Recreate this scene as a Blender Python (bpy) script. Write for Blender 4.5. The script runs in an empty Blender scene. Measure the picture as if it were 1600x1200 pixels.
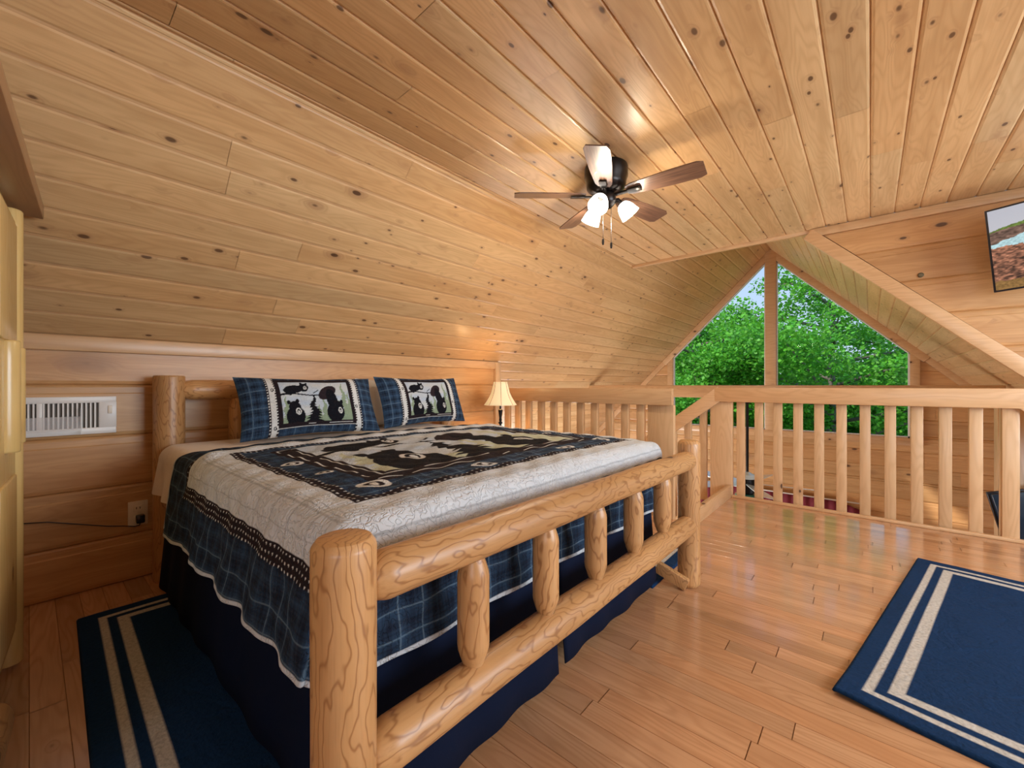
import bpy, bmesh, math, random
import numpy as np
from mathutils import Vector, Matrix, Euler
random.seed(7); rng = np.random.default_rng(7)
C = bpy.context.scene.collection
sc = bpy.context.scene

# ------------------------------------------------------------------ camera
cam = bpy.data.cameras.new('camera'); camo = bpy.data.objects.new('camera', cam); C.objects.link(camo)
camo.location = (0, 0, 1.0); camo.rotation_euler = (math.radians(90), 0, math.radians(40.75))
cam.sensor_width = 36; cam.lens = 650 / 1600 * 36; cam.shift_y = 2 / 1600; cam.clip_start = .02; cam.clip_end = 300
sc.camera = camo
# ------------------------------------------------------------------ colour management
sc.view_settings.view_transform = 'Standard'; sc.view_settings.look = 'None'
sc.view_settings.gamma = 1; sc.view_settings.use_curve_mapping = False
sc.view_settings.exposure = 0.14
# ------------------------------------------------------------------ sky, sun, added unseen fill lights
w = bpy.data.worlds.new('sky'); sc.world = w; w.use_nodes = True
wn = w.node_tree.nodes; wl = w.node_tree.links
bgn = wn['Background']; bgn.inputs[1].default_value = 1.0
wtc = wn.new('ShaderNodeTexCoord'); wsp = wn.new('ShaderNodeSeparateXYZ'); wrp = wn.new('ShaderNodeValToRGB')
wl.new(wtc.outputs['Generated'], wsp.inputs[0]); wl.new(wsp.outputs[2], wrp.inputs[0]); wl.new(wrp.outputs[0], bgn.inputs[0])
wrp.color_ramp.elements[0].position = 0.0; wrp.color_ramp.elements[0].color = (.62, .76, .93, 1)
wrp.color_ramp.elements[1].position = .6; wrp.color_ramp.elements[1].color = (.30, .50, .92, 1)
def light(name, kind, loc, power, color, rot=(0, 0, 0), size=None, radius=None, angle=None):
    l = bpy.data.lights.new(name, kind); l.energy = power; l.color = color
    if size: l.shape = 'RECTANGLE'; l.size, l.size_y = size
    if radius is not None: l.shadow_soft_size = radius
    if angle is not None: l.angle = angle
    o = bpy.data.objects.new(name, l); C.objects.link(o); o.location = loc; o.rotation_euler = rot
    return o
R = math.radians
light('sun', 'SUN', (0, -5, 20), 3.4, (1, .95, .86), (R(48), 0, R(-25)), angle=R(1.5))
# added bedroom fill, set at the made-up dormer (right) and rear windows
light('dormer_fill', 'AREA', (2.68, 2.2, 1.35), 116, (.80, .91, 1), (0, R(100), 0), (1.3, 2.6))
light('rear_fill', 'AREA', (1.5, -2.28, 1.35), 36, (.80, .91, 1), (R(112), 0, 0), (2.0, 1.3))
# added fill brightening the great room from its windowless side walls
light('great_room_fill', 'AREA', (1.98, 4.7, -1.2), 14, (.93, .98, 1), (0, R(112), 0), (1.3, 1.5))
light('great_room_fill', 'AREA', (-4.05, 4.9, -1.0), 160, (.93, .98, 1), (0, R(-112), 0), (1.3, 2.2))

# ------------------------------------------------------------------ helpers
def tag(o, label=None, cat=None, group=None, kind=None):
    if label: o['label'] = label
    if cat: o['category'] = cat
    if group: o['group'] = group
    if kind: o['kind'] = kind
    return o
def empty(name, loc=(0, 0, 0), rz=0, label=None, cat=None, group=None):
    o = bpy.data.objects.new(name, None); C.objects.link(o); o.location = loc; o.rotation_euler = (0, 0, rz)
    o.empty_display_size = .1
    return tag(o, label, cat, group)
def link(name, me, mat, parent=None, smooth=False):
    o = bpy.data.objects.new(name, me); C.objects.link(o)
    if mat is not None:
        if isinstance(mat, (list, tuple)):
            for m in mat: me.materials.append(m)
        else: me.materials.append(mat)
    if parent: o.parent = parent
    if smooth:
        me.polygons.foreach_set('use_smooth', [True] * len(me.polygons))
    return o
def obj(name, bm, mat, parent=None, smooth=False, loc=None, rot=None, auto=None):
    bmesh.ops.recalc_face_normals(bm, faces=bm.faces)
    me = bpy.data.meshes.new(name); bm.to_mesh(me); bm.free()
    o = link(name, me, mat, parent, smooth)
    if auto:
        me.polygons.foreach_set('use_smooth', [True] * len(me.polygons))
        me.set_sharp_from_angle(angle=R(auto))
    if loc is not None: o.location = loc
    if rot is not None: o.rotation_euler = rot
    return o
def np_mesh(name, V, F, mat, parent=None, smooth=True, col=None, uv=None):
    me = bpy.data.meshes.new(name); V = np.asarray(V, np.float32); F = np.asarray(F, np.int32)
    k = F.shape[1]
    me.vertices.add(len(V)); me.vertices.foreach_set('co', V.ravel())
    me.loops.add(F.size); me.loops.foreach_set('vertex_index', F.ravel())
    me.polygons.add(len(F)); me.polygons.foreach_set('loop_start', np.arange(0, F.size, k, dtype=np.int32))
    me.update(calc_edges=True)
    if col is not None:
        a = me.color_attributes.new('Col', 'FLOAT_COLOR', 'POINT')
        a.data.foreach_set('color', np.concatenate([col, np.ones((len(col), 1))], 1).astype(np.float32).ravel())
    if uv is not None:
        l = me.uv_layers.new(name='UVMap'); l.data.foreach_set('uv', uv[F.ravel()].astype(np.float32).ravel())
    me.validate()
    return link(name, me, mat, parent, smooth)
def grid_faces(nu, nv, base=0, flip=False):
    i, j = np.meshgrid(np.arange(nu - 1), np.arange(nv - 1), indexing='ij')
    a = base + i * nv + j
    F = np.stack([a, a + nv, a + nv + 1, a + 1], -1).reshape(-1, 4)
    return F[:, ::-1] if flip else F
def box(bm, c, s, rot=None, bev=0, seg=2):
    m = Matrix.Translation(c)
    if rot is not None: m = m @ (rot if isinstance(rot, Matrix) else Euler(rot).to_matrix().to_4x4())
    r = bmesh.ops.create_cube(bm, size=1, matrix=m @ Matrix.Diagonal((s[0], s[1], s[2], 1)))
    if bev:
        es = list({e for v in r['verts'] for e in v.link_edges})
        bmesh.ops.bevel(bm, geom=es, offset=bev, segments=seg, affect='EDGES', profile=.5)
    return r
def B(name, c, s, mat, parent=None, rot=None, bev=.003, smooth=False):
    bm = bmesh.new(); box(bm, c, s, rot, bev); return obj(name, bm, mat, parent, auto=35 if bev else None)
def bar_bm(bm, p0, p1, wd, th, up=(0, 0, 1), bev=.003):
    p0, p1 = Vector(p0), Vector(p1); x = (p1 - p0).normalized(); up = Vector(up)
    y = up.cross(x).normalized(); z = x.cross(y)
    m = Matrix((x, y, z)).transposed().to_4x4()
    box(bm, (p0 + p1) / 2, ((p1 - p0).length, th, wd), m, bev)
def bar(name, p0, p1, wd, th, mat, parent=None, up=(0, 0, 1), bev=.003):
    bm = bmesh.new(); bar_bm(bm, p0, p1, wd, th, up, bev); return obj(name, bm, mat, parent, auto=35)
def lathe_bm(bm, prof, n=32, m=Matrix(), jit=0, cap=True):
    rings = []
    ph = random.random() * 6
    for k, (r, z) in enumerate(prof):
        ring = []
        for i in range(n):
            a = 2 * math.pi * i / n
            rr = r * (1 + jit * (math.sin(2 * a + ph + z * 3) * .6 + math.sin(3 * a - ph + z * 5) * .4))
            ring.append(bm.verts.new(m @ Vector((rr * math.cos(a), rr * math.sin(a), z))))
        rings.append(ring)
    for a, b in zip(rings, rings[1:]):
        for i in range(n):
            bm.faces.new((a[i], a[(i + 1) % n], b[(i + 1) % n], b[i]))
    if cap:
        bm.faces.new(rings[0]); bm.faces.new(rings[-1])
def lathe(name, prof, mat, parent=None, loc=(0, 0, 0), rot=None, n=32, jit=0, cap=True, auto=40):
    bm = bmesh.new(); lathe_bm(bm, prof, n, Matrix(), jit, cap)
    o = obj(name, bm, mat, parent, auto=auto); o.location = loc
    if rot is not None: o.rotation_euler = rot
    return o
def tube(name, pts, r, mat, parent=None, n=10):
    bm = bmesh.new(); tube_bm(bm, pts, r, n); return obj(name, bm, mat, parent, smooth=True)
def tube_bm(bm, pts, r, n=10):
    pts = [Vector(p) for p in pts]; rings = []
    rs = r if isinstance(r, (list, tuple)) else [r] * len(pts)
    nrm = None
    for k, p in enumerate(pts):
        t = (pts[min(k + 1, len(pts) - 1)] - pts[max(k - 1, 0)]).normalized()
        if nrm is None:
            nrm = t.orthogonal().normalized()
        nrm = (nrm - t * nrm.dot(t)).normalized(); b = t.cross(nrm)
        rings.append([bm.verts.new(p + (nrm * math.cos(2 * math.pi * i / n) + b * math.sin(2 * math.pi * i / n)) * rs[k]) for i in range(n)])
    for a, b in zip(rings, rings[1:]):
        for i in range(n): bm.faces.new((a[i], a[(i + 1) % n], b[(i + 1) % n], b[i]))
    bm.faces.new(rings[0]); bm.faces.new(rings[-1])

# ------------------------------------------------------------------ node helper
class NT:
    def __init__(s, name):
        s.m = bpy.data.materials.new(name); s.m.use_nodes = True; s.t = s.m.node_tree; s.n = s.t.nodes; s.l = s.t.links
        s.b = s.n['Principled BSDF']
    def put(s, sock, v):
        if hasattr(v, 'is_output'): s.l.new(v, sock)
        elif isinstance(v, (tuple, list)) and len(v) == 3 and sock.type == 'RGBA': sock.default_value = (*v, 1)
        else: sock.default_value = v
    def math(s, op, a, b=0, c=0):
        n = s.n.new('ShaderNodeMath'); n.operation = op
        for i, v in enumerate((a, b, c)): s.put(n.inputs[i], v)
        return n.outputs[0]
    def vmath(s, op, a, b=(0, 0, 0), sc_=None):
        n = s.n.new('ShaderNodeVectorMath'); n.operation = op; s.put(n.inputs[0], a); s.put(n.inputs[1], b)
        if sc_ is not None: s.put(n.inputs[3], sc_)
        return n.outputs[0]
    def tc(s, k='Object'): return s.n.new('ShaderNodeTexCoord').outputs[k]
    def noise(s, vec, scale=5, detail=3, rough=.5, dist=0, out=0):
        n = s.n.new('ShaderNodeTexNoise'); s.put(n.inputs['Vector'], vec); s.put(n.inputs['Scale'], scale)
        n.inputs['Detail'].default_value = detail; n.inputs['Roughness'].default_value = rough; n.inputs['Distortion'].default_value = dist
        return n.outputs[out]
    def vor(s, vec, scale=5, rnd=1):
        n = s.n.new('ShaderNodeTexVoronoi'); s.put(n.inputs['Vector'], vec); n.inputs['Scale'].default_value = scale
        n.inputs['Randomness'].default_value = rnd; return n
    def mix(s, f, a, b, mode='MIX'):
        n = s.n.new('ShaderNodeMix'); n.data_type = 'RGBA'; n.blend_type = mode
        s.put(n.inputs[0], f); s.put(n.inputs[6], a); s.put(n.inputs[7], b); return n.outputs[2]
    def ss(s, x, a, b, lo=0, hi=1):
        n = s.n.new('ShaderNodeMapRange'); n.interpolation_type = 'SMOOTHSTEP'; s.put(n.inputs[0], x)
        n.inputs[1].default_value = a; n.inputs[2].default_value = b; n.inputs[3].default_value = lo; n.inputs[4].default_value = hi
        return n.outputs[0]
    def sep(s, v):
        n = s.n.new('ShaderNodeSeparateXYZ'); s.put(n.inputs[0], v); return n.outputs
    def comb(s, x, y, z):
        n = s.n.new('ShaderNodeCombineXYZ'); s.put(n.inputs[0], x); s.put(n.inputs[1], y); s.put(n.inputs[2], z); return n.outputs[0]
    def attr(s, name='Col', out='Color'):
        n = s.n.new('ShaderNodeAttribute'); n.attribute_name = name; return n.outputs[out]
    def rnd(s): return s.n.new('ShaderNodeObjectInfo').outputs['Random']
    def bump(s, h, strength=.3, dist=.002):
        n = s.n.new('ShaderNodeBump'); s.put(n.inputs['Height'], h); n.inputs['Strength'].default_value = strength; n.inputs['Distance'].default_value = dist
        s.l.new(n.outputs[0], s.b.inputs['Normal'])
    def set(s, **k):
        M = dict(col='Base Color', rough='Roughness', metal='Metallic', spec='Specular IOR Level', coat='Coat Weight', crough='Coat Roughness',
                 sheen='Sheen Weight', emit='Emission Color', es='Emission Strength', trans='Transmission Weight', alpha='Alpha', ior='IOR', sss='Subsurface Weight')
        for a, v in k.items(): s.put(s.b.inputs[M[a]], v)
        return s.m
def plain(name, col, rough=.5, metal=0, **k):
    t = NT(name); return t.set(col=col, rough=rough, metal=metal, **k)

def plank_wood(name, base, dark, knotc, rough=.32, knots=1.0, ring=.5, tint=.25, coat=.25, kscale=1.0, spread=.10):
    t = NT(name)
    uv = t.sep(t.tc('UV')); pid = t.sep(t.attr('pid'))
    u = t.math('ADD', uv[0], t.math('MULTIPLY', pid[1], 37.0)); v = t.math('ADD', uv[1], t.math('MULTIPLY', pid[2], 53.0))
    # knots: cells along the board, a spot in some of them
    vor = t.vor(t.comb(t.math('MULTIPLY', u, 3.6 * kscale), t.math('MULTIPLY', v, 7.5 * kscale), 0), 1, .85)
    d = vor.outputs['Distance']; vc = t.sep(vor.outputs['Color'])
    has = t.math('LESS_THAN', vc[0], .42 * knots); sz = t.math('MULTIPLY_ADD', vc[1], .07, .035)
    core = t.math('MULTIPLY', has, t.math('SUBTRACT', 1, t.ss(t.math('DIVIDE', d, sz), .75, 1.15)))
    halo = t.math('MULTIPLY', has, t.math('SUBTRACT', 1, t.ss(t.math('DIVIDE', d, sz), 1.0, 3.6)))
    v2 = t.vor(t.comb(t.math('MULTIPLY', u, 8.5 * kscale), t.math('MULTIPLY', v, 17 * kscale), 3), 1, 1)
    c2 = t.sep(v2.outputs['Color']); h2 = t.math('LESS_THAN', c2[0], .30 * knots)
    q2 = t.math('DIVIDE', v2.outputs['Distance'], t.math('MULTIPLY_ADD', c2[1], .12, .06))
    core2 = t.math('MULTIPLY', h2, t.math('SUBTRACT', 1, t.ss(q2, .7, 1.2)))
    core = t.math('MAXIMUM', core, t.math('MULTIPLY', core2, .9))
    halo = t.math('MAXIMUM', halo, t.math('MULTIPLY', t.math('MULTIPLY', h2, t.math('SUBTRACT', 1, t.ss(q2, 1.0, 2.6))), .5))
    # cathedral grain
    n1 = t.noise(t.comb(t.math('MULTIPLY', u, .9), t.math('MULTIPLY', v, 7), 0), 1, 2, .5)
    n1 = t.math('ADD', n1, t.math('MULTIPLY', halo, .12))
    rg = t.math('MULTIPLY_ADD', t.math('SINE', t.math('MULTIPLY', n1, 120)), .5, .5)
    rg = t.math('POWER', rg, 2.0)
    fine = t.noise(t.comb(t.math('MULTIPLY', u, 3), t.math('MULTIPLY', v, 180), 0), 1, 3, .6)
    blot = t.noise(t.comb(t.math('MULTIPLY', u, 1.1), t.math('MULTIPLY', v, 14), 2), 1, 3, .6)
    c = t.mix(t.math('MULTIPLY', rg, ring), base, dark)
    c = t.mix(t.math('MULTIPLY', t.ss(fine, .45, .75), .35 * ring + .1), c, dark)
    c = t.mix(t.math('MULTIPLY', t.ss(blot, .38, .72), .6), c, dark)
    tn = t.math('MULTIPLY_ADD', pid[0], 2 * spread, 1 - spread)
    hue = t.math('MULTIPLY_ADD', pid[1], .10, -.05)
    c = t.vmath('MULTIPLY', c, t.comb(tn, t.math('ADD', tn, hue), t.math('ADD', tn, t.math('MULTIPLY', hue, 2))))
    c = t.mix(t.math('MULTIPLY', halo, .45), c, knotc)
    c = t.mix(core, c, tuple(x * .35 for x in knotc))
    t.bump(t.math('SUBTRACT', t.math('MULTIPLY_ADD', rg, -.3, t.math('MULTIPLY', blot, 1.6)), core), .22, .0015)
    return t.set(col=c, rough=t.math('MULTIPLY_ADD', fine, .12, rough - .06), coat=coat, crough=.22 if name != 'laminate_floor' else .11)

def log_wood(name, base, dark, deep, rough=.4, freq=190, amt=.05, ring=.75, knots=.3):
    t = NT(name); o = t.tc('Object'); r = t.rnd()
    p = t.sep(o); off = t.math('MULTIPLY', r, 40)
    q = t.comb(t.math('ADD', p[0], off), t.math('ADD', p[1], off), t.math('MULTIPLY_ADD', p[2], .36, off))
    n1 = t.noise(q, 9, 3, .5); n2 = t.noise(q, 30, 2, .5)
    fld = t.math('ADD', t.math('MULTIPLY_ADD', t.math('ADD', p[0], t.math('MULTIPLY', p[1], .6)), .42, t.math('MULTIPLY', n1, amt * 2.6)), t.math('MULTIPLY', n2, amt * .2))
    vor = t.vor(t.comb(t.math('ADD', p[0], off), t.math('ADD', p[1], off), t.math('MULTIPLY_ADD', p[2], .55, off)), 8, 1)
    d = vor.outputs['Distance']; vc = t.sep(vor.outputs['Color']); has = t.math('LESS_THAN', vc[0], knots)
    halo = t.math('MULTIPLY', has, t.math('SUBTRACT', 1, t.ss(d, .05, .34)))
    core = t.math('MULTIPLY', has, t.math('SUBTRACT', 1, t.ss(d, .07, .12)))
    fld = t.math('ADD', fld, t.math('MULTIPLY', halo, .03))
    s_ = t.math('MULTIPLY_ADD', t.math('SINE', t.math('MULTIPLY', fld, freq * 3.2)), .5, .5)
    line = t.math('POWER', s_, 9)
    fine = t.noise(t.comb(t.math('MULTIPLY', p[0], 160), t.math('MULTIPLY', p[1], 160), t.math('MULTIPLY_ADD', p[2], 9, off)), 1, 2, .6)
    blot = t.noise(q, 5, 2)
    c = t.mix(t.math('MULTIPLY', line, ring), base, dark)
    c = t.mix(t.math('MULTIPLY', t.ss(fine, .42, .8), .3), c, dark)
    c = t.mix(t.math('MULTIPLY', t.ss(blot, .4, .75), .35), c, dark)
    c = t.mix(t.math('MULTIPLY', halo, .35), c, deep)
    c = t.mix(core, c, tuple(x * .3 for x in deep))
    tn = t.math('MULTIPLY_ADD', r, .16, .92)
    c = t.vmath('MULTIPLY', c, t.comb(tn, tn, tn))
    t.bump(t.math('SUBTRACT', t.math('MULTIPLY', n1, 6), t.math('MULTIPLY', line, .25)), .25, .003)
    return t.set(col=c, rough=rough, coat=.15, crough=.3)

def board_wood(name, base, dark, knotc, axis=2, rough=.35, knots=.3, ring=.4):
    """solid timber, grain along one local axis"""
    t = NT(name); p = list(t.sep(t.tc('Object'))); r = t.rnd(); off = t.math('MULTIPLY', r, 61)
    L = p[axis]; ot = [p[i] for i in range(3) if i != axis]
    a = t.math('ADD', ot[0], off); b = t.math('ADD', ot[1], off); L = t.math('ADD', L, off)
    n1 = t.noise(t.comb(t.math('MULTIPLY', a, 6), t.math('MULTIPLY', b, 6), t.math('MULTIPLY', L, .8)), 1, 2)
    rg = t.math('POWER', t.math('MULTIPLY_ADD', t.math('SINE', t.math('MULTIPLY', n1, 110)), .5, .5), 2)
    fine = t.noise(t.comb(t.math('MULTIPLY', a, 150), t.math('MULTIPLY', b, 150), t.math('MULTIPLY', L, 4)), 1, 2, .6)
    vor = t.vor(t.comb(t.math('MULTIPLY', a, 7), t.math('MULTIPLY', b, 7), t.math('MULTIPLY', L, 4)), 1, 1)
    vc = t.sep(vor.outputs['Color']); has = t.math('LESS_THAN', vc[0], knots); d = vor.outputs['Distance']
    core = t.math('MULTIPLY', has, t.math('SUBTRACT', 1, t.ss(d, .07, .1)))
    halo = t.math('MULTIPLY', has, t.math('SUBTRACT', 1, t.ss(d, .08, .25)))
    c = t.mix(t.math('MULTIPLY', rg, ring), base, dark); c = t.mix(t.math('MULTIPLY', t.ss(fine, .45, .8), .3), c, dark)
    c = t.mix(t.math('MULTIPLY', halo, .4), c, knotc); c = t.mix(core, c, tuple(x * .3 for x in knotc))
    tn = t.math('MULTIPLY_ADD', r, .14, .93); c = t.vmath('MULTIPLY', c, t.comb(tn, tn, tn))
    t.bump(rg, .1, .001)
    return t.set(col=c, rough=rough, coat=.2, crough=.25)

M = {}
M['ceil'] = plank_wood('pine_ceiling', (.67, .425, .205), (.49, .275, .115), (.32, .15, .07), rough=.40, knots=1.6, ring=.36, coat=.18, spread=.09)
M['wall'] = plank_wood('pine_log_siding', (.62, .355, .155), (.45, .225, .08), (.24, .11, .05), rough=.42, knots=.5, ring=.32, coat=.12, kscale=.6)
M['floor'] = plank_wood('laminate_floor', (.60, .335, .175), (.45, .225, .105), (.30, .14, .07), rough=.22, knots=.03, ring=.55, coat=.7, spread=.16)
M['log'] = log_wood('cedar_log', (.58, .32, .13), (.30, .13, .042), (.24, .10, .04), ring=.85, knots=.4)
M['beamx'] = board_wood('pine_board_lengthwise', (.66, .405, .205), (.52, .285, .13), (.28, .12, .05), axis=0)
M['beamz'] = board_wood('pine_board_upright', (.70, .455, .245), (.56, .33, .16), (.28, .12, .05), axis=2)
M['beamy'] = board_wood('pine_board_crosswise', (.66, .405, .205), (.52, .285, .13), (.28, .12, .05), axis=1)
M['white'] = plain('white_enamel', (.78, .76, .73), .35)
M['plastic'] = plain('white_plastic', (.80, .72, .60), .4)
M['black'] = plain('black_metal', (.012, .012, .014), .3, .6)
M['blackp'] = plain('black_plastic', (.012, .013, .018), .3)
M['bronze'] = plain('dark_bronze', (.022, .017, .015), .28, .7)
M['steel'] = plain('brushed_steel', (.6, .58, .55), .25, 1)
M['dark'] = plain('dark_void', (.02, .018, .015), .8)

# ------------------------------------------------------------------ plank surfaces
def planks(name, O, U, V, N, bounds, vbreaks, width, groove, mat, lens=(1.4, 3.6), vstart=None, gap=.0009, kind='structure', back=True, v0g=0.0):
    """bounds(v)->list of (u0,u1). boards run along U, stacked along V; N faces the room"""
    O, U, V, N = [np.array(x, float) for x in (O, U, V, N)]
    verts, faces, uvs, pids = [], [], [], []
    def add(pts, uv, pid):
        b = len(verts)
        for (u, v, d) in pts: verts.append(O + U * u + V * v - N * d)
        faces.append(tuple(range(b, b + len(pts)))); uvs.extend(uv); pids.extend([pid] * len(pts))
    lo, hi = vbreaks[0], vbreaks[-1]
    vs = set(np.round(vbreaks, 5)); k = math.floor((lo - v0g) / width)
    while v0g + k * width < hi:
        v = round(v0g + k * width, 5)
        if lo < v < hi and all(abs(v - b) > .012 for b in vbreaks): vs.add(v)
        k += 1
    vs = sorted(vs)
    for va, vb in zip(vs, vs[1:]):
        e = 1e-5; A = bounds(va + e); Bb = bounds(vb - e)
        if len(A) != len(Bb): A = Bb = bounds((va + vb) / 2)
        gw = min(groove[0], (vb - va) * .3); gd = groove[1]
        prof = [(va, gd), (va + gw * .45, gd * .25), (va + gw, 0), (vb - gw, 0), (vb - gw * .45, gd * .25), (vb, gd)]
        if len(groove) > 2:  # log siding: a bead and cove on the upper edge
            prof = [(va, gd), (va + gw * .3, gd * .3), (va + gw, 0), (vb - .045, 0), (vb - .040, .003), (vb - .012, .004), (vb - .004, .007), (vb, gd)]
            if vb - va < .1: prof = [(va, gd), (va + .01, 0), (vb - .01, 0), (vb, gd)]
        for (a0, a1), (b0, b1) in zip(A, Bb):
            if back:
                add([(a0, va, gd + .001), (a1, va, gd + .001), (b1, vb, gd + .001), (b0, vb, gd + .001)],
                    [(a0, va), (a1, va), (b1, vb), (b0, vb)], (0.0, .5, .5))
            L0 = min(a0, b0); L1 = max(a1, b1)
            cuts = []; c = L0 + random.uniform(.2, lens[1])
            while c < L1 - .25: cuts.append(c); c += random.uniform(*lens)
            ed = [None] + cuts + [None]
            for s in range(len(ed) - 1):
                pid = (random.random(), random.random(), random.random())
                def ub(v, side):
                    f = (v - va) / (vb - va)
                    l = a0 + (b0 - a0) * f; r = a1 + (b1 - a1) * f
                    c = ed[s] if side == 0 else ed[s + 1]
                    if c is None: return l if side == 0 else r
                    return min(max(c + (gap if side == 0 else -gap), l), r)
                for (p, dp), (q, dq) in zip(prof, prof[1:]):
                    x0, x1, y0, y1 = ub(p, 0), ub(p, 1), ub(q, 0), ub(q, 1)
                    if x1 - x0 < 1e-4 and y1 - y0 < 1e-4: continue
                    add([(x0, p, dp), (x1, p, dp), (y1, q, dq), (y0, q, dq)], [(x0, p), (x1, p), (y1, q), (y0, q)], pid)
    me = bpy.data.meshes.new(name); me.from_pydata([tuple(v) for v in verts], [], faces)
    l = me.uv_layers.new(name='UVMap'); l.data.foreach_set('uv', np.array(uvs, np.float32).ravel())
    a = me.color_attributes.new('pid', 'FLOAT_COLOR', 'CORNER')
    a.data.foreach_set('color', np.concatenate([np.array(pids), np.ones((len(pids), 1))], 1).astype(np.float32).ravel())
    o = link(name, me, mat)
    if kind: o['kind'] = kind
    return o

S = math.sqrt(.5)
XK, YK, ZK = -2.88, 3.13, 1.235          # knee wall: plane, far end, height
XL, XR, ZC = -1.866, -.37, 2.245         # flat ceiling edges, height
YT, YG = 4.10, 7.14                      # loft edge / dormer cheek, gable wall
XRG, ZR = -1.11, ZC + .752               # ridge
YB, XD = -2.4, 2.75                      # wall behind viewer, dormer wall
ZF = -2.6                                # lower floor
def rt(z): return math.sqrt(2) * (z - ZK)     # distance along slope from the knee-wall top
# left roof slope, boards along Y
vL0, vK, vC, vR = rt(-.3), 0.0, rt(ZC), rt(ZR)
def bL(v):
    if v < vK: return [(YK, YG)]
    if v < vC: return [(YB, YG)]
    return [(YT - .02, YG)]
cl = planks('ceiling', (XK - (0), 0, ZK), (0, 1, 0), (S, 0, S), (S, 0, -S), bL, [vL0, vK, vC, vR], .128, (.012, .0085), M['ceil'])
# flat ceiling
planks('ceiling', (0, 0, ZC), (0, 1, 0), (1, 0, 0), (0, 0, -1), lambda v: [(YB, YT)], [XL, XD], .132, (.012, .0085), M['ceil'])
# right roof slope beyond the loft edge
vr1 = math.sqrt(2) * (ZR + .3)
planks('ceiling', (XRG, 0, ZR), (0, 1, 0), (S, 0, -S), (-S, 0, -S), lambda v: [(YT - .02, YG)],
       [0, math.sqrt(2) * (ZR - ZC), vr1], .128, (.012, .0085), M['ceil'])
SG = (.02, .012, 1)
# knee wall
planks('wall_left', (XK, 0, 0), (0, 1, 0), (0, 0, 1), (1, 0, 0), lambda v: [(YB, YK)], [0, ZK], .256, SG, M['wall'], lens=(3, 6), v0g=-.022)
# dormer cheek wall over the roof slope, facing the viewer
def bC(v):
    z = v; xs = XRG + (ZR - z)
    return [(max(xs, .98 if z < 1.0 else xs), XD)]
planks('wall_back', (0, YT, 0), (1, 0, 0), (0, 0, 1), (0, -1, 0), bC, [0, .98, 1.0, ZC], .245, SG, M['wall'], lens=(3, 6), v0g=.03)
# gable wall with the trapezoid window opening
WL, WR, WB = -2.53, .37, .345
def bG(v):
    z = v; l = max(XRG - (ZR - z), -4.3); r = min(XRG + (ZR - z), 2.1)
    if z < WB: return [(l, r)]
    out = []
    if z < ZR - (WR - XRG): out = [(l, WL), (WR, r)]
    return out
planks('wall_back', (0, YG, 0), (1, 0, 0), (0, 0, 1), (0, -1, 0), bG, [ZF, -.2, WB, ZR - (XRG - WL), ZR - (WR - XRG)], .2, SG, M['wall'], lens=(2, 4), v0g=-.03)
# side walls of the great room
planks('wall_left', (-4.15, 0, 0), (0, 1, 0), (0, 0, 1), (1, 0, 0), lambda v: [(YK, YG)], [ZF, .0], .2, SG, M['wall'])
planks('wall_right', (2.05, 0, 0), (0, 1, 0), (0, 0, 1), (-1, 0, 0), lambda v: [(YT, YG)], [ZF, .0], .2, SG, M['wall'])
planks('wall_front', (0, YK + .02, 0), (1, 0, 0), (0, 0, 1), (0, 1, 0), lambda v: [(-4.15, 2.05)], [ZF, -.26], .2, SG, M['wall'])
# wall under the slope closing the knee space beyond the loft
def bk(v): return [(-4.15, XK)]
planks('wall_front', (0, YK, 0), (1, 0, 0), (0, 0, 1), (0, 1, 0), lambda v: [(XK - max(ZK - v, 0), XK)], [-.26, ZK], .2, SG, M['wall'])
# bedroom walls behind the viewer: dormer wall and rear wall, each with an opening added for the fill light
def bD(v): return [(YB, .9), (3.5, YT)] if .7 < v < 2.0 else [(YB, YT)]
planks('wall_right', (XD, 0, 0), (0, 1, 0), (0, 0, 1), (-1, 0, 0), bD, [0, .7, 2.0, ZC], .245, SG, M['wall'])
def bB(v):
    xl = XK if v < ZK else XK + (v - ZK)
    return [(xl, .5), (2.5, XD)] if .7 < v < 2.0 else [(xl, XD)]
planks('wall_front', (0, YB, 0), (1, 0, 0), (0, 0, 1), (0, 1, 0), bB, [0, .7, ZK, 2.0, ZC], .245, SG, M['wall'])
# loft floor, boards along X
XS = -.94
def bF(v): return [(XK - .03, XD)] if v < YK else [(XS, XD)]
planks('floor', (0, 0, 0), (1, 0, 0), (0, 1, 0), (0, 0, 1), bF, [YB, YK, YT], .078, (.0014, .0030), M['floor'], lens=(.45, 1.2), gap=.0014)
planks('floor', (0, 0, ZF), (1, 0, 0), (0, 1, 0), (0, 0, 1), lambda v: [(-4.15, 2.05)], [YK, YG], .083, (.0012, .0006), M['floor'], lens=(.5, 1.3), gap=.0012)
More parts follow.
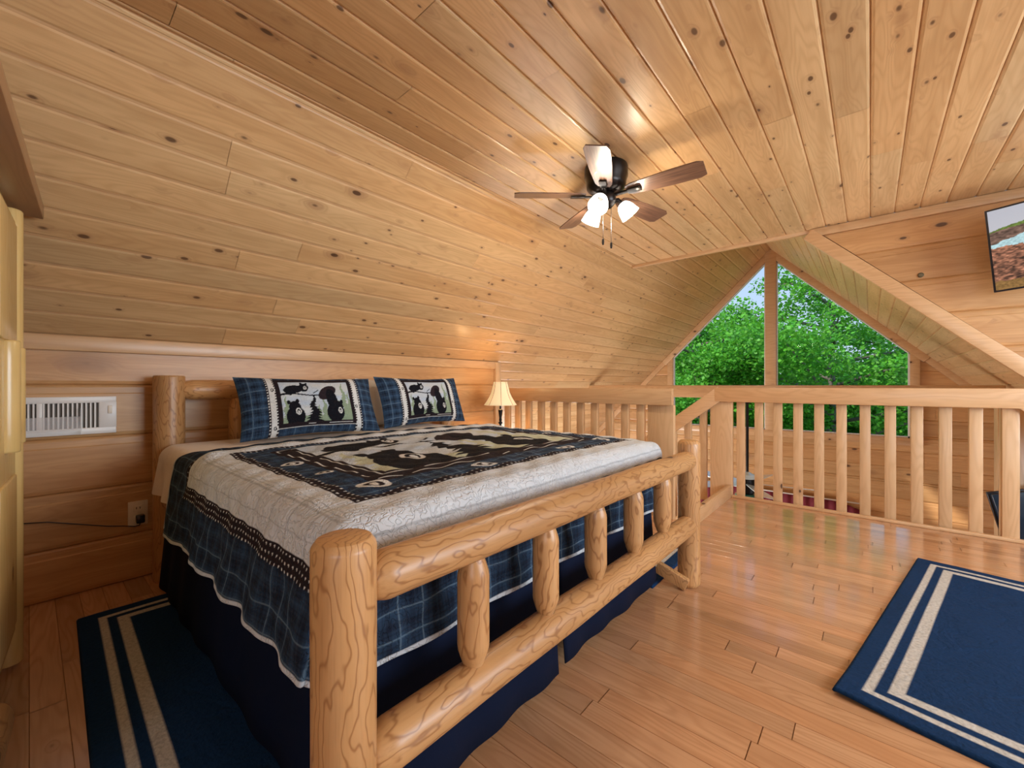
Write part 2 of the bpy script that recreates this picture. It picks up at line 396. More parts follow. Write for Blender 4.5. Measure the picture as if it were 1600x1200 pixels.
# unseen roof slabs added above the boards to stop light leaks
def shell(name, pts, th=.05):
    bm = bmesh.new(); f = bm.faces.new([bm.verts.new(p) for p in pts]); bm.normal_update()
    g = bmesh.ops.extrude_face_region(bm, geom=[f]); n = f.normal.copy()
    if n.z < 0: n = -n
    bmesh.ops.translate(bm, verts=[x for x in g['geom'] if isinstance(x, bmesh.types.BMVert)], vec=n * th)
    o = obj(name, bm, M['beamy']); o['kind'] = 'structure'
e_ = .012
shell('ceiling', [(-4.5, YB - .1, ZR + e_ - (4.5 + XRG)), (-4.5, YG + .25, ZR + e_ - (4.5 + XRG)), (XRG, YG + .25, ZR + e_), (XRG, YB - .1, ZR + e_)])
shell('ceiling', [(2.3, YT + .03, ZR + e_ - (2.3 - XRG)), (2.3, YG + .25, ZR + e_ - (2.3 - XRG)), (XRG, YG + .25, ZR + e_), (XRG, YT + .03, ZR + e_)])
shell('ceiling', [(-2.2, YB - .1, ZC + .02), (-2.2, YT, ZC + .02), (XD + .1, YT, ZC + .02), (XD + .1, YB - .1, ZC + .02)])
# loft slab edge
def struct(o): o['kind'] = 'structure'; return o
struct(B('trim_1', ((XS + XD) / 2, YT + .011, -.13), (XD - XS, .022, .26), M['beamx'], bev=0))
struct(B('trim_2', ((XK + XS) / 2, YK + .011, -.13), (XS - XK, .022, .26), M['beamx'], bev=0))
struct(B('trim_3', (XS - .011, (YK + YT) / 2, -.13), (.022, YT - YK, .26), M['beamy'], bev=0))
struct(B('ceiling', ((XS + 2.05) / 2, (YK + YT) / 2, -.27), (2.05 - XS, YT - YK, .01), M['beamy'], bev=0))
# nosing strip on the loft edge and curb board beside the stairwell
struct(B('trim_4', ((XS + .98) / 2, YT - .004, .012), (.98 - XS, .030, .024), M['beamx'], bev=.006))
struct(B('trim_5', (XS - .018, (YK + YT) / 2 + .02, .045), (.036, YT - YK - .06, .13), M['beamy'], bev=.004))
# ceiling / wall trims
struct(B('trim_6', (XK + .012, (YB + YK) / 2, ZK - .036), (.024, YK - YB, .072), M['beamy'], bev=.004))
struct(B('trim_7', (XK + .016, YK - .035, ZK / 2), (.034, .075, ZK - .01), M['beamz'], bev=.004))
struct(bar('trim_8', (XL - .01, YT + .004, ZC - .010), (XR, YT + .004, ZC - .010), .034, .035, M['beamx']))
struct(bar('trim_9', (XR, YT - .014, ZC - .033), (XD, YT - .014, ZC - .033), .062, .03, M['beamx']))
struct(bar('trim_10', (XR - .01, YT - .012, ZC - .035), (1.0, YT - .012, ZC - .035 - 1.37), .085, .045, M['beamx'], up=(0, 0, 1)))
# tie beam across the great room
struct(bar('trim_11', (-3.115, 5.40, .925), (.86, 5.40, .925), .15, .13, M['beamx'], bev=.008))
# gable rake trims below the window
struct(bar('trim_12', (WL - .02, YG - .02, ZR - (XRG - WL) - .055), (-4.1, YG - .02, ZR - (XRG + 4.1) - .04), .085, .03, M['beamx']))
struct(bar('trim_13', (WR + .02, YG - .02, ZR - (WR - XRG) - .055), (2.0, YG - .02, ZR - (2.0 - XRG) - .04), .085, .03, M['beamx']))

# ------------------------------------------------------------------ gable window
gt = NT('window_glass'); gl = gt.n.new('ShaderNodeBsdfGlossy'); gl.inputs['Roughness'].default_value = .02
tr = gt.n.new('ShaderNodeBsdfTransparent'); tr.inputs[0].default_value = (.96, .99, .98, 1)
fr = gt.n.new('ShaderNodeFresnel'); fr.inputs[0].default_value = 1.10; mx = gt.n.new('ShaderNodeMixShader')
gt.l.new(fr.outputs[0], mx.inputs[0]); gt.l.new(tr.outputs[0], mx.inputs[1]); gt.l.new(gl.outputs[0], mx.inputs[2])
gt.l.new(mx.outputs[0], gt.n['Material Output'].inputs[0]); M['glass'] = gt.m
win = empty('window_1', (XRG, YG, WB)); struct(win)
def P(x, z, y=0): return (x - XRG, y, z - WB)
zl = ZR - (XRG - WL); zr = ZR - (WR - XRG); fy = -.01
bm = bmesh.new()
bar_bm(bm, P(WL - .045, WB - .1), P(WL - .045, zl - .03), .09, .092, up=(1, 0, 0))
bar_bm(bm, P(WR + .045, WB - .1), P(WR + .045, zr - .03), .09, .092, up=(1, 0, 0))
bar_bm(bm, P(WL - .09, WB - .045), P(WR + .09, WB - .045), .09, .096)
bar_bm(bm, P(XRG, WB), P(XRG, ZR - .01), .14, .104, up=(1, 0, 0))
bar_bm(bm, P(WL - .15, zl - .205), P(XRG + .04, ZR - .015), .085, .10)
bar_bm(bm, P(WR + .15, zr - .205), P(XRG - .04, ZR - .015), .085, .10)
obj('window_frame', bm, M['beamx'], win, auto=35)
bm = bmesh.new()
h = .008
for (sx, xa, zt) in ((-1, WL, zl), (1, WR, zr)):
    xi = XRG + sx * .075; xo = xa
    bar_bm(bm, P(min(xi, xo), WB + h, .0), P(max(xi, xo), WB + h, .0), .022, .05, bev=0)
    bar_bm(bm, P(xo - sx * h, WB, 0), P(xo - sx * h, zt - .12, 0), .018, .05, up=(1, 0, 0), bev=0)
    bar_bm(bm, P(xi + sx * .003, WB, 0), P(xi + sx * .003, ZR - .19, 0), .010, .05, up=(1, 0, 0), bev=0)
    bar_bm(bm, P(xo, zt - .128, 0), P(xi, ZR - .2, 0), .010, .05, bev=0)
obj('window_bead', bm, M['white'], win)
for (xi, xo, zt) in ((XRG - .07, WL, zl), (XRG + .07, WR, zr)):
    bm = bmesh.new()
    f = [bm.verts.new(P(x, z, .02)) for x, z in ((xi, WB), (xo, WB), (xo, zt - .08), (xi, ZR - .15))]
    bm.faces.new(f); obj('pane', bm, M['glass'], win)
# made-up windows out of view: simple frames added around the fill light openings
for nm, c, s, ax in (('added_window_2', (XD + .03, 2.2, 1.35), (2.6, 1.3), 'y'), ('added_window_3', (1.5, YB - .03, 1.35), (2.0, 1.3), 'x')):
    wr = empty(nm, c); struct(wr); bm = bmesh.new(); d = Vector((0, 1, 0)) if ax == 'y' else Vector((1, 0, 0)); up = Vector((0, 0, 1))
    W2, H2 = s[0] / 2, s[1] / 2
    for sgn in (-1, 0, 1): bar_bm(bm, d * sgn * W2 - up * H2, d * sgn * W2 + up * H2, .07, .07, up=d)
    for sgn in (-1, 1): bar_bm(bm, -d * W2 + up * H2 * sgn, d * W2 + up * H2 * sgn, .07, .07)
    obj('window_frame', bm, M['beamx'], wr, auto=35)

# ------------------------------------------------------------------ railings
def slat(parent, x, y, z0, z1, wd=.064, th=.036):
    o = B('baluster', (0, 0, 0), (wd, th, z1 - z0), M['beamz'], parent, bev=.004)
    o.location = (x - parent.location.x, y - parent.location.y, (z0 + z1) / 2 - parent.location.z); return o
r1 = empty('railing', (-2.0, YK, 0), 0, 'short pine railing between the knee wall and the bed, behind the lamp', 'railing')
for x in (-2.772, -2.635, -2.5, -2.352, -2.209, -2.066, -1.923, -1.784, -1.643, -1.505, -1.373): slat(r1, x, YK + .024, -.12, .86)
o = B('newel_post', (0, 0, 0), (.20, .045, 1.02), M['beamz'], r1, bev=.004); o.location = (-1.212 + 2.0, .028, .34)
o = B('top_rail', (0, 0, 0), (1.765, .042, .125), M['beamx'], r1, bev=.005); o.location = (-1.99 + 2.0, -.004 - .018, .912)

r2 = empty('railing', (-.1, YT, 0), 0, 'long pine railing along the loft edge beyond the blue rug', 'railing')
o = B('top_rail', (0, 0, 0), (2.04, .042, .128), M['beamx'], r2, bev=.005); o.location = (-.055 + .1, -.018, .916)
for x in (-.875, -.734, -.594, -.452, -.312, -.171, -.031, .11, .251, .392, .534): slat(r2, x, YT + .042, -.2, .86)
o = B('newel_post', (0, 0, 0), (.185, .05, 1.05), M['beamz'], r2, bev=.004); o.location = (-1.03 + .1, .03, .335)
o = B('newel_post', (0, 0, 0), (.075, .09, 1.05), M['beamz'], r2, bev=.004); o.location = (.681 + .1, .045, .335)
bm = bmesh.new(); f0 = bm.faces.new([bm.verts.new(p) for p in ((0, 0, 0), (.30, 0, 0), (.30, 0, -.24))])
g_ = bmesh.ops.extrude_face_region(bm, geom=[f0]); bmesh.ops.translate(bm, verts=[x for x in g_['geom'] if isinstance(x, bmesh.types.BMVert)], vec=(0, .04, 0))
o = obj('gusset', bm, M['beamx'], r2); o.location = (.71 + .1, -.035, .854)
# stair rail going down to the left
o = bar('stair_rail', (.045, 0, .034), (-1.3, 0, -.98), .118, .040, M['beamx'], r2); o.location = (-1.06 + .1, -.018, .905)
for k in range(8):
    x = -1.19 - k * .14; zt = .915 + (x + 1.06) * .754 - .03; slat(r2, x, YT + .042, zt - .86, zt)
# staircase below
st = empty('staircase', (-1.0, 3.62, -.2), 0, 'pine stair flight going down behind the short railing', 'stairs')
for k in range(9):
    o = B('tread', (0, 0, 0), (.28, .84, .035), M['beamy'], st); o.location = (-.14 - k * .265, 0, -k * .2)
for s_ in (-1, 1): bar('stringer', (0, s_ * .425, -.05), (-2.35, s_ * .425, -1.83), .24, .035, M['beamx'], st)
# support post in the great room beyond the loft edge
sp = B('support_post', (0, 0, 0), (.13, .13, 3.48), M['beamz']); sp.location = (.775, 4.72, -.87)
tag(sp, 'upright pine support post just beyond the right end of the long railing', 'post')

# ------------------------------------------------------------------ log bed
def log(name, p0, p1, r, parent, mat=None, ends=(0.0, 0.0), er=.55, chamfer=.010, jit=.02, dome=(False, False), n=36, roll=0):
    p0, p1 = Vector(p0), Vector(p1); L = (p1 - p0).length
    prof = []
    def end(z0, sgn, t, dm):
        if dm: return [(r * math.sin(a), z0 + sgn * r * .75 * (1 - math.cos(a))) for a in [R(x) for x in (8, 20, 35, 50, 65, 80, 90)]]
        if t > 0: return [(r * er - .004, z0), (r * er, z0 + sgn * .003)] + [(r * (er + (1 - er) * f ** .8), z0 + sgn * t * f) for f in (.25, .5, .75, .92)] + [(r, z0 + sgn * t * 1.12)]
        c = chamfer; return [(r - c * 1.0, z0), (r - c * .72, z0 + sgn * c * .12), (r - c * .12, z0 + sgn * c * .95), (r, z0 + sgn * c * 1.4)]
    a = end(0, 1, ends[0], dome[0]); b = end(L, -1, ends[1], dome[1])
    z0, z1 = a[-1][1], b[-1][1]; m = max(2, int((z1 - z0) / .05)); ph = random.random() * 9
    mid = [(r * (1 + jit * math.sin(ph + 9 * (z0 + (z1 - z0) * k / m)) * math.sin(math.pi * k / m)), z0 + (z1 - z0) * k / m) for k in range(1, m)]
    o = lathe(name, a + mid + b[::-1], mat or M['log'], parent, n=n, jit=jit * .5, auto=26)
    q = (p1 - p0).to_track_quat('Z', 'Y')
    o.rotation_mode = 'QUATERNION'; o.rotation_quaternion = q @ Euler((0, 0, roll)).to_quaternion(); o.location = p0
    return o
bx, by = -1.75, 1.30
bed = empty('log_bed', (bx, by, 0), 0, 'rustic log bed frame with thick round posts under the bear quilt', 'bed')
def BP(x, y, z): return (x - bx, y - by, z)
FX = -.69
log('foot_post', BP(FX, .356, 0), BP(FX, .356, .738), .054, bed, chamfer=.012, jit=.012)
log('foot_post', BP(FX, 2.16, 0), BP(FX, 2.16, .725), .053, bed, chamfer=.014, jit=.012)
log('head_post', BP(-2.76, .475, 0), BP(-2.76, .475, 1.05), .066, bed, chamfer=.006, jit=.012)
log('head_post', BP(-2.76, 2.34, 0), BP(-2.76, 2.34, 1.05), .064, bed, chamfer=.006, jit=.012)
log('top_rail', BP(FX, .395, .648), BP(FX + .012, 2.118, .632), .046, bed, ends=(.035, 0), er=.72, dome=(False, True), jit=.03)
log('bottom_rail', BP(FX, .395, .325), BP(FX + .012, 2.118, .315), .047, bed, ends=(.045, 0), er=.68, dome=(False, True), jit=.03)
for y in (.665, .946, 1.225, 1.516, 1.808):
    log('spindle', BP(FX, y, .350), BP(FX, y, .625), .037, bed, ends=(.055, .055), er=.45, jit=.012)
log('headboard_rail', BP(-2.76, .52, .975), BP(-2.76, 2.29, .975), .053, bed, ends=(.05, .05), er=.7)
log('headboard_rail', BP(-2.76, .52, .50), BP(-2.76, 2.29, .50), .05, bed, ends=(.05, .05), er=.7)
for k in range(5): log('headboard_spindle', BP(-2.76, .78 + k * .31, .53), BP(-2.76, .78 + k * .31, .94), .04, bed, ends=(.05, .05), er=.5)
for y in (.52, 2.02): log('side_rail', BP(-.88, y, .30), BP(-2.70, y, .30), .035, bed, ends=(.04, .04), er=.6)
bar('foot_brace', BP(-.82, 2.075, .085), BP(-.675, 2.09, .028), .055, .035, M['log'], bed)

# ------------------------------------------------------------------ fabrics
M['sheet'] = (lambda t: (t.bump(t.noise(t.tc(), 9, 3), .5, .02), t.set(col=(.76, .66, .55), rough=.8, sheen=.2))[1])(NT('cream_sheet'))
M['skirt'] = (lambda t: (t.bump(t.noise(t.tc(), 400, 2), .2, .001), t.set(col=(.003, .0075, .026), rough=.9, spec=.15))[1])(NT('navy_cotton'))
def cloth_mat(name, ps=.7):
    t = NT(name); o = t.tc('UV')
    c = t.attr('Col')
    st = t.noise(o, 46, 1, .5, 1.0); st = t.math('ABSOLUTE', t.math('SUBTRACT', st, .5)); st = t.ss(st, 0, .07)
    rb = t.math('MULTIPLY_ADD', t.math('SINE', t.math('MULTIPLY', t.sep(o)[1], 330)), .25, .75)
    wv = t.noise(o, 700, 1)
    c = t.mix(t.math('MULTIPLY', t.math('SUBTRACT', 1, st), .03), c, (.1, .1, .12))
    t.bump(t.math('ADD', t.math('MULTIPLY_ADD', st, 1.0, t.math('MULTIPLY', wv, .2)), t.math('MULTIPLY', rb, .5)), ps, .0035)
    return t.set(col=c, rough=.9, spec=.2)
M['quilt'] = cloth_mat('quilted_cotton')

NAVY = np.array((.006, .011, .026)); BLUE = np.array((.036, .080, .150)); BROWN = np.array((.016, .010, .014)); CREAM = np.array((.70, .72, .72))
WHITE = np.array((.62, .66, .70)); SKY = np.array((.46, .56, .70)); FERN = np.array((.27, .36, .25)); PALE = np.array((.56, .60, .46)); BEAR = np.array((.004, .005, .010))
def hashn(a, b, s=0):
    v = np.sin(a * 127.1 + b * 311.7 + s * 74.7) * 43758.5453; return v - np.floor(v)
def vnoise(x, y, s=0):
    xi, yi = np.floor(x), np.floor(y); fx, fy = x - xi, y - yi; fx = fx * fx * (3 - 2 * fx); fy = fy * fy * (3 - 2 * fy)
    return (hashn(xi, yi, s) * (1 - fx) + hashn(xi + 1, yi, s) * fx) * (1 - fy) + (hashn(xi, yi + 1, s) * (1 - fx) + hashn(xi + 1, yi + 1, s) * fx) * fy
def plaid(x, y, lo=NAVY, hi=BLUE, per=.085):
    def st(q):
        f = (q / per) % 1.0
        return .5 * (np.abs(f - .5) < .22) + .35 * (np.abs(((q / per * 3) % 1) - .5) < .2)
    m = (st(x) + st(y)) * .5 + .22 * (vnoise(x * 60, y * 60) - .5)
    m = np.clip(m, 0, 1)[..., None]
    c = lo * (1 - m) + hi * m
    ln = ((np.abs(((x / per + .05) % 1) - .5) < .018) | (np.abs(((y / per + .05) % 1) - .5) < .018))
    c = np.where(ln[..., None], c * .6 + np.array((.22, .32, .40)) * .4, c)
    return c
def setc(c, m, col): c[m] = col
def fir(x, y, cx, h, w_, y0=0, teeth=11):
    t = (y - y0) / h; tt = t * teeth; saw = tt - np.floor(tt)
    hw = w_ * (1 - t) * (.45 + .55 * (1 - saw)) + .006
    return (t > 0) & (t < 1) & (np.abs(x - cx + .15 * w_ * np.sin(tt * 1.3)) < hw)
def ell(x, y, cx, cy, a, b, r=0):
    dx, dy = x - cx, y - cy; c_, s_ = math.cos(r), math.sin(r)
    return ((dx * c_ + dy * s_) / a) ** 2 + ((-dx * s_ + dy * c_) / b) ** 2 < 1
def picture(x, y, sky=SKY, fern=FERN):
    """x in 0..2, y in 0..1 : generic bears among firs"""
    c = np.empty(x.shape + (3,)); c[:] = sky
    k = np.clip(vnoise(x * 3, y * 9) * 1.2, 0, 1)[..., None]; c = c * (1 - k) + np.array((.58, .62, .64)) * k
    for (cx, h_, w_) in ((.12, .62, .16), (.30, .5, .13), (1.18, .58, .15), (1.02, .4, .12), (1.80, .98, .20), (1.95, .7, .15), (1.62, .5, .12)):
        m = fir(x, y, cx, h_, w_, 0, 13); setc(c, m, fern)
    low = (y < .12 + .06 * vnoise(x * 12, y * 0)); setc(c, low, fern)
    setc(c, fir(x, y, .88, .66, .26, 0, 10), BEAR)
    # sleeping bear on a branch
    setc(c, ell(x, y, .38, .80, .26, .105, .06), BEAR); setc(c, ell(x, y, .66, .84, .13, .115), BEAR)
    setc(c, ell(x, y, .60, .95, .035, .04), BEAR); setc(c, ell(x, y, .75, .945, .03, .035), BEAR); setc(c, ell(x, y, .2, .72, .13, .05, -.5), BEAR)
    setc(c, (np.abs(y - .655 - .03 * np.sin(x * 5)) < .018 * (1.3 - x * .8)) & (x < 1.08), BEAR)
    setc(c, (np.abs(y - .70 - (x - .95) * .5) < .012) & (x > .9) & (x < 1.05), BEAR)
    # left bear looking up
    setc(c, ell(x, y, .34, .14, .25, .24), BEAR); setc(c, ell(x, y, .34, .33, .17, .17), BEAR)
    setc(c, ell(x, y, .19, .47, .05, .05), BEAR); setc(c, ell(x, y, .43, .50, .05, .05), BEAR)
    # right bear leaning
    setc(c, ell(x, y, 1.32, .70, .30, .15, .45), BROWN * 1.4); setc(c, ell(x, y, 1.42, .50, .16, .30, .15), BEAR)
    setc(c, ell(x, y, 1.48, .20, .26, .24), BEAR); setc(c, ell(x, y, 1.58, .32, .15, .15), BEAR)
    setc(c, ell(x, y, 1.47, .47, .045, .05), BEAR); setc(c, ell(x, y, 1.70, .45, .045, .05), BEAR)
    for (cx, cy, a, b) in ((.42, .25, .075, .085), (1.62, .23, .065, .08), (.70, .83, .045, .05)):
        setc(c, ell(x, y, cx, cy, a, b, .2), CREAM); setc(c, ell(x, y, cx, cy, a * .62, b * .62, .2), BEAR)
        setc(c, ell(x, y, cx, cy - b * .15, a * .32, b * .4), CREAM)
    return c
def dots(x, y, per, r):
    fx = (x / per) % 1 - .5; fy = (y / per) % 1 - .5; return (fx * fx + fy * fy) < (r / per) ** 2

# quilt: parameter s across the bed (0 = centre), t along it (towards the foot)
HW, YC = .845, 1.262; XH, XF = -2.23, -.815; TOPZ = .715; DR = .30
def quilt_pos(s, t):
    es = np.abs(s) - (HW - .045); et = t - (XF - .045)
    es_ = np.maximum(es, 0); et_ = np.maximum(et, 0); r = np.sqrt(es_ ** 2 + et_ ** 2) + 1e-9
    ph = np.arctan2(et_, es_)
    rad = .06; arc = rad * math.pi / 2
    a = np.minimum(r / rad, math.pi / 2)
    out = rad * np.sin(a); dn = rad * (1 - np.cos(a)); rest = np.maximum(r - arc, 0)
    cor = np.sin(2 * ph)
    fold = .012 * np.sin(t * 21 + 1.3 * np.sin(t * 5)) * (1 - (ph > .05)) * (rest / .3) + .010 * np.sin(s * 19 + 1) * (ph > 1.5) * (rest / .3)
    sidef = np.where(ph < .8, .16, .05)
    out = out + rest * sidef + fold - cor * rest * .10
    dn = dn + rest * .985
    x = np.minimum(t, XF - .045) + out * np.sin(ph)
    ys = np.minimum(np.abs(s), HW - .045) + out * np.cos(ph)
    y = YC + np.sign(s) * ys
    crown = .014 * (1 - (np.clip(s / HW, -1, 1)) ** 4) - .01 * np.clip((t - XF + .3) / .3, 0, 1)
    puff = .0035 * np.sin(s * 45 + .7 * np.sin(t * 30)) * np.sin(t * 48) + .004 * (vnoise(s * 9, t * 9) - .5) + .006 * (vnoise(s * 3 + 9, t * 3) - .5)
    flat = np.exp(-(r / .05) ** 2)
    z = TOPZ + crown * flat - dn + puff * flat
    bul = (1 - flat) * puff * 1.0
    x = x + bul * np.sin(ph); y = y + np.sign(s) * bul * np.cos(ph)
    z = z + .014 * np.exp(-((t + 1.935) / .045) ** 2) * flat
    # slack towards the pillows
    z = z - .018 * np.clip((XH + .12 - t) / .12, 0, 1) * flat
    return x, y, z
def quilt_col(s, t):
    SB = .755; TF = -.925; TH = -1.89
    dS = np.abs(s) - SB; dF = t - TF; dH = (TH - t) * 2.3
    d = np.maximum(np.maximum(dS, dF), dH)
    c = plaid(s, t, hi=BLUE * .85, per=.058)
    c = np.where((d < 0)[..., None], plaid(s * 1.0, t, NAVY * 1.5, BLUE * 1.15, per=.05), c)
    def setm(m, col): c[m] = col
    white = (d >= 0) & (d < .175)
    setm(white, WHITE)
    for k in (.05, .062, .074, .135): setm(white & (np.abs(d - k) < .0018), WHITE * .72)
    along = np.where((dS >= dF) & (dS >= dH), t, s)
    side = white & (dS >= dF) & (dS >= dH)
    setm(side & (np.abs((t / .11) % 1 - .5) < .03), WHITE * .78)
    band = (d >= .175) & (d < .225); setm(band, BROWN); setm(band & dots(d - .175, along, .019, .0030), CREAM)
    b2 = (d < 0) & (d > -.034); setm(b2, BROWN); setm(b2 & dots(d, along, .021, .0034), CREAM)
    b3 = (d < -.125) & (d > -.215); setm(b3, BROWN)
    setm((np.abs(d + .150) < .003) & (vnoise(along * 22, d * 0) > .45), CREAM)
    setm((np.abs(d + .196) < .0025) & (vnoise(along * 14, d * 0, 3) > .35), CREAM * .9)
    # medallions in the plaid border
    for (cs, ct, a, b) in ((-.665, -1.52, .035, .022), (-.665, -1.28, .026, .018), (-.64, -1.04, .048, .04), (.25, -1.0, .05, .022), (-.25, -.995, .05, .022), (.665, -1.4, .03, .02), (.64, -1.04, .048, .04)):
        m = ell(s, t, cs, ct, a, b, .3); setm(m, CREAM); setm(ell(s, t, cs, ct, a * .62, b * .62, .3), BROWN); setm(ell(s, t, cs, ct, a * .25, b * .45, .3), CREAM)
    # picture
    x0, x1, y0, y1 = -SB + .215, SB - .215, TF - .215, TH + .05
    px = (s - x0) / (x1 - x0) * 2; py = (y0 - t) / (y0 - y1)
    ins = (px > 0) & (px < 2) & (py > 0) & (py < 1)
    pc = picture(np.clip(px, 0, 2), np.clip(py, 0, 1), fern=PALE * .92); c[ins] = pc[ins]
    e = np.maximum(np.abs(s) - (HW - .045 + DR + .05), t - (XF - .045 + DR + .05))
    setm((e > -.012) | (t < XH + .012), WHITE * .9)
    return np.clip(c, 0, 1)
step = .0031
sv = np.arange(-(HW - .045 + DR + .05), (HW - .045 + DR + .05) + step, step); tv = np.arange(XH, XF - .045 + DR + .05, step)
Sg, Tg = np.meshgrid(sv, tv, indexing='ij')
qx, qy, qz = quilt_pos(Sg, Tg); qc = quilt_col(Sg, Tg)
# scalloped hem: the near side hangs a little lower towards the foot
V = np.stack([qx - bx, qy - by, qz], -1).reshape(-1, 3)
q = np_mesh('quilt', V, grid_faces(len(sv), len(tv)), M['quilt'], None, True, qc.reshape(-1, 3), np.stack([Sg, Tg], -1).reshape(-1, 2))
q.location = (bx, by, 0)
so = q.modifiers.new('thick', 'SOLIDIFY'); so.thickness = .006; so.offset = -1
tag(q, 'navy plaid and white patchwork quilt with bears and firs, spread over the log bed', 'quilt')

# mattress
mt = empty('mattress', (bx, by, .42), 0, 'thick mattress in a cream fitted sheet on the log bed', 'mattress')
bm = bmesh.new(); box(bm, (-.02, YC - by, .135), (1.83, 1.62, .27), bev=.055, seg=5)
o = obj('mattress_body', bm, M['sheet'], mt, smooth=True)
# fitted sheet hanging at the head end
def drape(name, x0, x1, s_half, top, drop, mat, parent, loc, flare=.05, wave=.02, nx=60, freq=24, rad=.07):
    ss_ = np.concatenate([np.linspace(-s_half - drop, s_half + drop, 260)]); xs = np.linspace(x0, x1, nx)
    Sg, Xg = np.meshgrid(ss_, xs, indexing='ij'); es = np.maximum(np.abs(Sg) - s_half + rad * .7, 0)
    a = np.minimum(es / rad, math.pi / 2); rest = np.maximum(es - rad * math.pi / 2, 0)
    out = rad * np.sin(a) + rest * flare + wave * np.sin(Xg * freq + Sg) * np.clip(rest / drop * 1.5, 0, 1)
    y = np.sign(Sg) * (np.minimum(np.abs(Sg), s_half - rad * .7) + out); z = top - rad * (1 - np.cos(a)) - rest
    z = z + .004 * (vnoise(Xg * 14, Sg * 14) - .5)
    o = np_mesh(name, np.stack([Xg - loc[0], y + YC - loc[1], z - loc[2]], -1).reshape(-1, 3), grid_faces(260, nx), mat, parent, True)
    return o
drape('fitted_sheet', -2.66, -2.10, .825, .702, .22, M['sheet'], mt, (bx, by, .42), .10, .012, freq=30)
# bed skirt with box pleats, split at the foot corners
def skirt(pts, z0, z1, amp=.005, freq=26):
    bm = bmesh.new(); rows = []
    path = []
    for (ax, ay), (cx, cy) in zip(pts, pts[1:]):
        n = max(2, int(math.hypot(cx - ax, cy - ay) / .02))
        for k in range(n): path.append((ax + (cx - ax) * k / n, ay + (cy - ay) * k / n, -(cy - ay), cx - ax))
    path.append((*pts[-1], 0, 0)); dist = 0; prev = None
    for (x, y, nx, ny) in path:
        if prev: dist += math.hypot(x - prev[0], y - prev[1])
        prev = (x, y); l = math.hypot(nx, ny) or 1; nx, ny = -nx / l, -ny / l; col = []
        for k in range(6):
            f = k / 5; a = amp * f * math.sin(dist * freq + 2 * math.sin(dist * 3)) + .035 * f
            col.append(bm.verts.new((x + nx * a - bx, y + ny * a - by, z1 + (z0 - z1) * f + (.006 * math.sin(dist * 9) if k == 5 else 0))))
        rows.append(col)
    for a, b in zip(rows, rows[1:]):
        for k in range(5): bm.faces.new((a[k], b[k], b[k + 1], a[k + 1]))
    return bm
bs = empty('bed_skirt', (bx, by, 0), 0, 'navy blue cotton bed skirt hanging to the floor under the quilt', 'bed skirt')
bm = skirt([(-2.64, .45), (-.86, .45), (-.835, .475), (-.835, 1.20)], .02, .425)
o = obj('skirt_panel', bm, M['skirt'], bs, smooth=True); o.modifiers.new('t', 'SOLIDIFY').thickness = .004
bm = skirt([(-.84, 1.22), (-.84, 2.04), (-.87, 2.075), (-2.64, 2.075)], .03, .425)
o = obj('skirt_panel', bm, M['skirt'], bs, smooth=True); o.modifiers.new('t', 'SOLIDIFY').thickness = .004
B('skirt_deck', (0, YC - by, .405), (1.72, 1.54, .02), M['skirt'], bs, bev=.005)

# pillows
def sham_col(x, y, W_, H_):
    c = plaid(x, y, NAVY * 1.2, BLUE * 1.5, per=.05)
    def setm(m, col): c[m] = col
    for sg in (-1, 1):
        xb = sg * W_ * .305
        setm(np.abs(x - xb) < .012, CREAM); setm((np.abs(x - xb) > .012) & (np.abs(x - xb) < .024), BROWN)
        setm((np.abs(np.abs(x - xb) - .018) < .0035) & (np.abs((y / .016) % 1 - .5) < .22), CREAM)
    setm((np.abs(y + H_ * .40) < .007) & (np.abs(x) < W_ * .305), CREAM * .95)
    pw, ph = W_ * .25, H_ * .345
    fr_ = (np.abs(x) < pw + .022) & (np.abs(y) < ph + .022); setm(fr_, BROWN)
    setm((np.abs(y + ph + .012) < .0022) & (np.abs(x) < pw) & (vnoise(x * 25, y * 0) > .4), CREAM)
    ins = (np.abs(x) < pw) & (np.abs(y) < ph); pc = picture((x + pw) / pw, np.clip((y + ph) / (2 * ph), 0, 1)); c[ins] = pc[ins]
    for (cx, cy) in ((-pw - .037, ph * .55), (-pw - .037, -ph - .02), (pw + .037, -ph * .3)):
        setm(ell(x, y, cx, cy, .014, .017), CREAM); setm(ell(x, y, cx, cy, .008, .010), BROWN); setm(ell(x, y, cx, cy, .003, .006), CREAM)
    return c
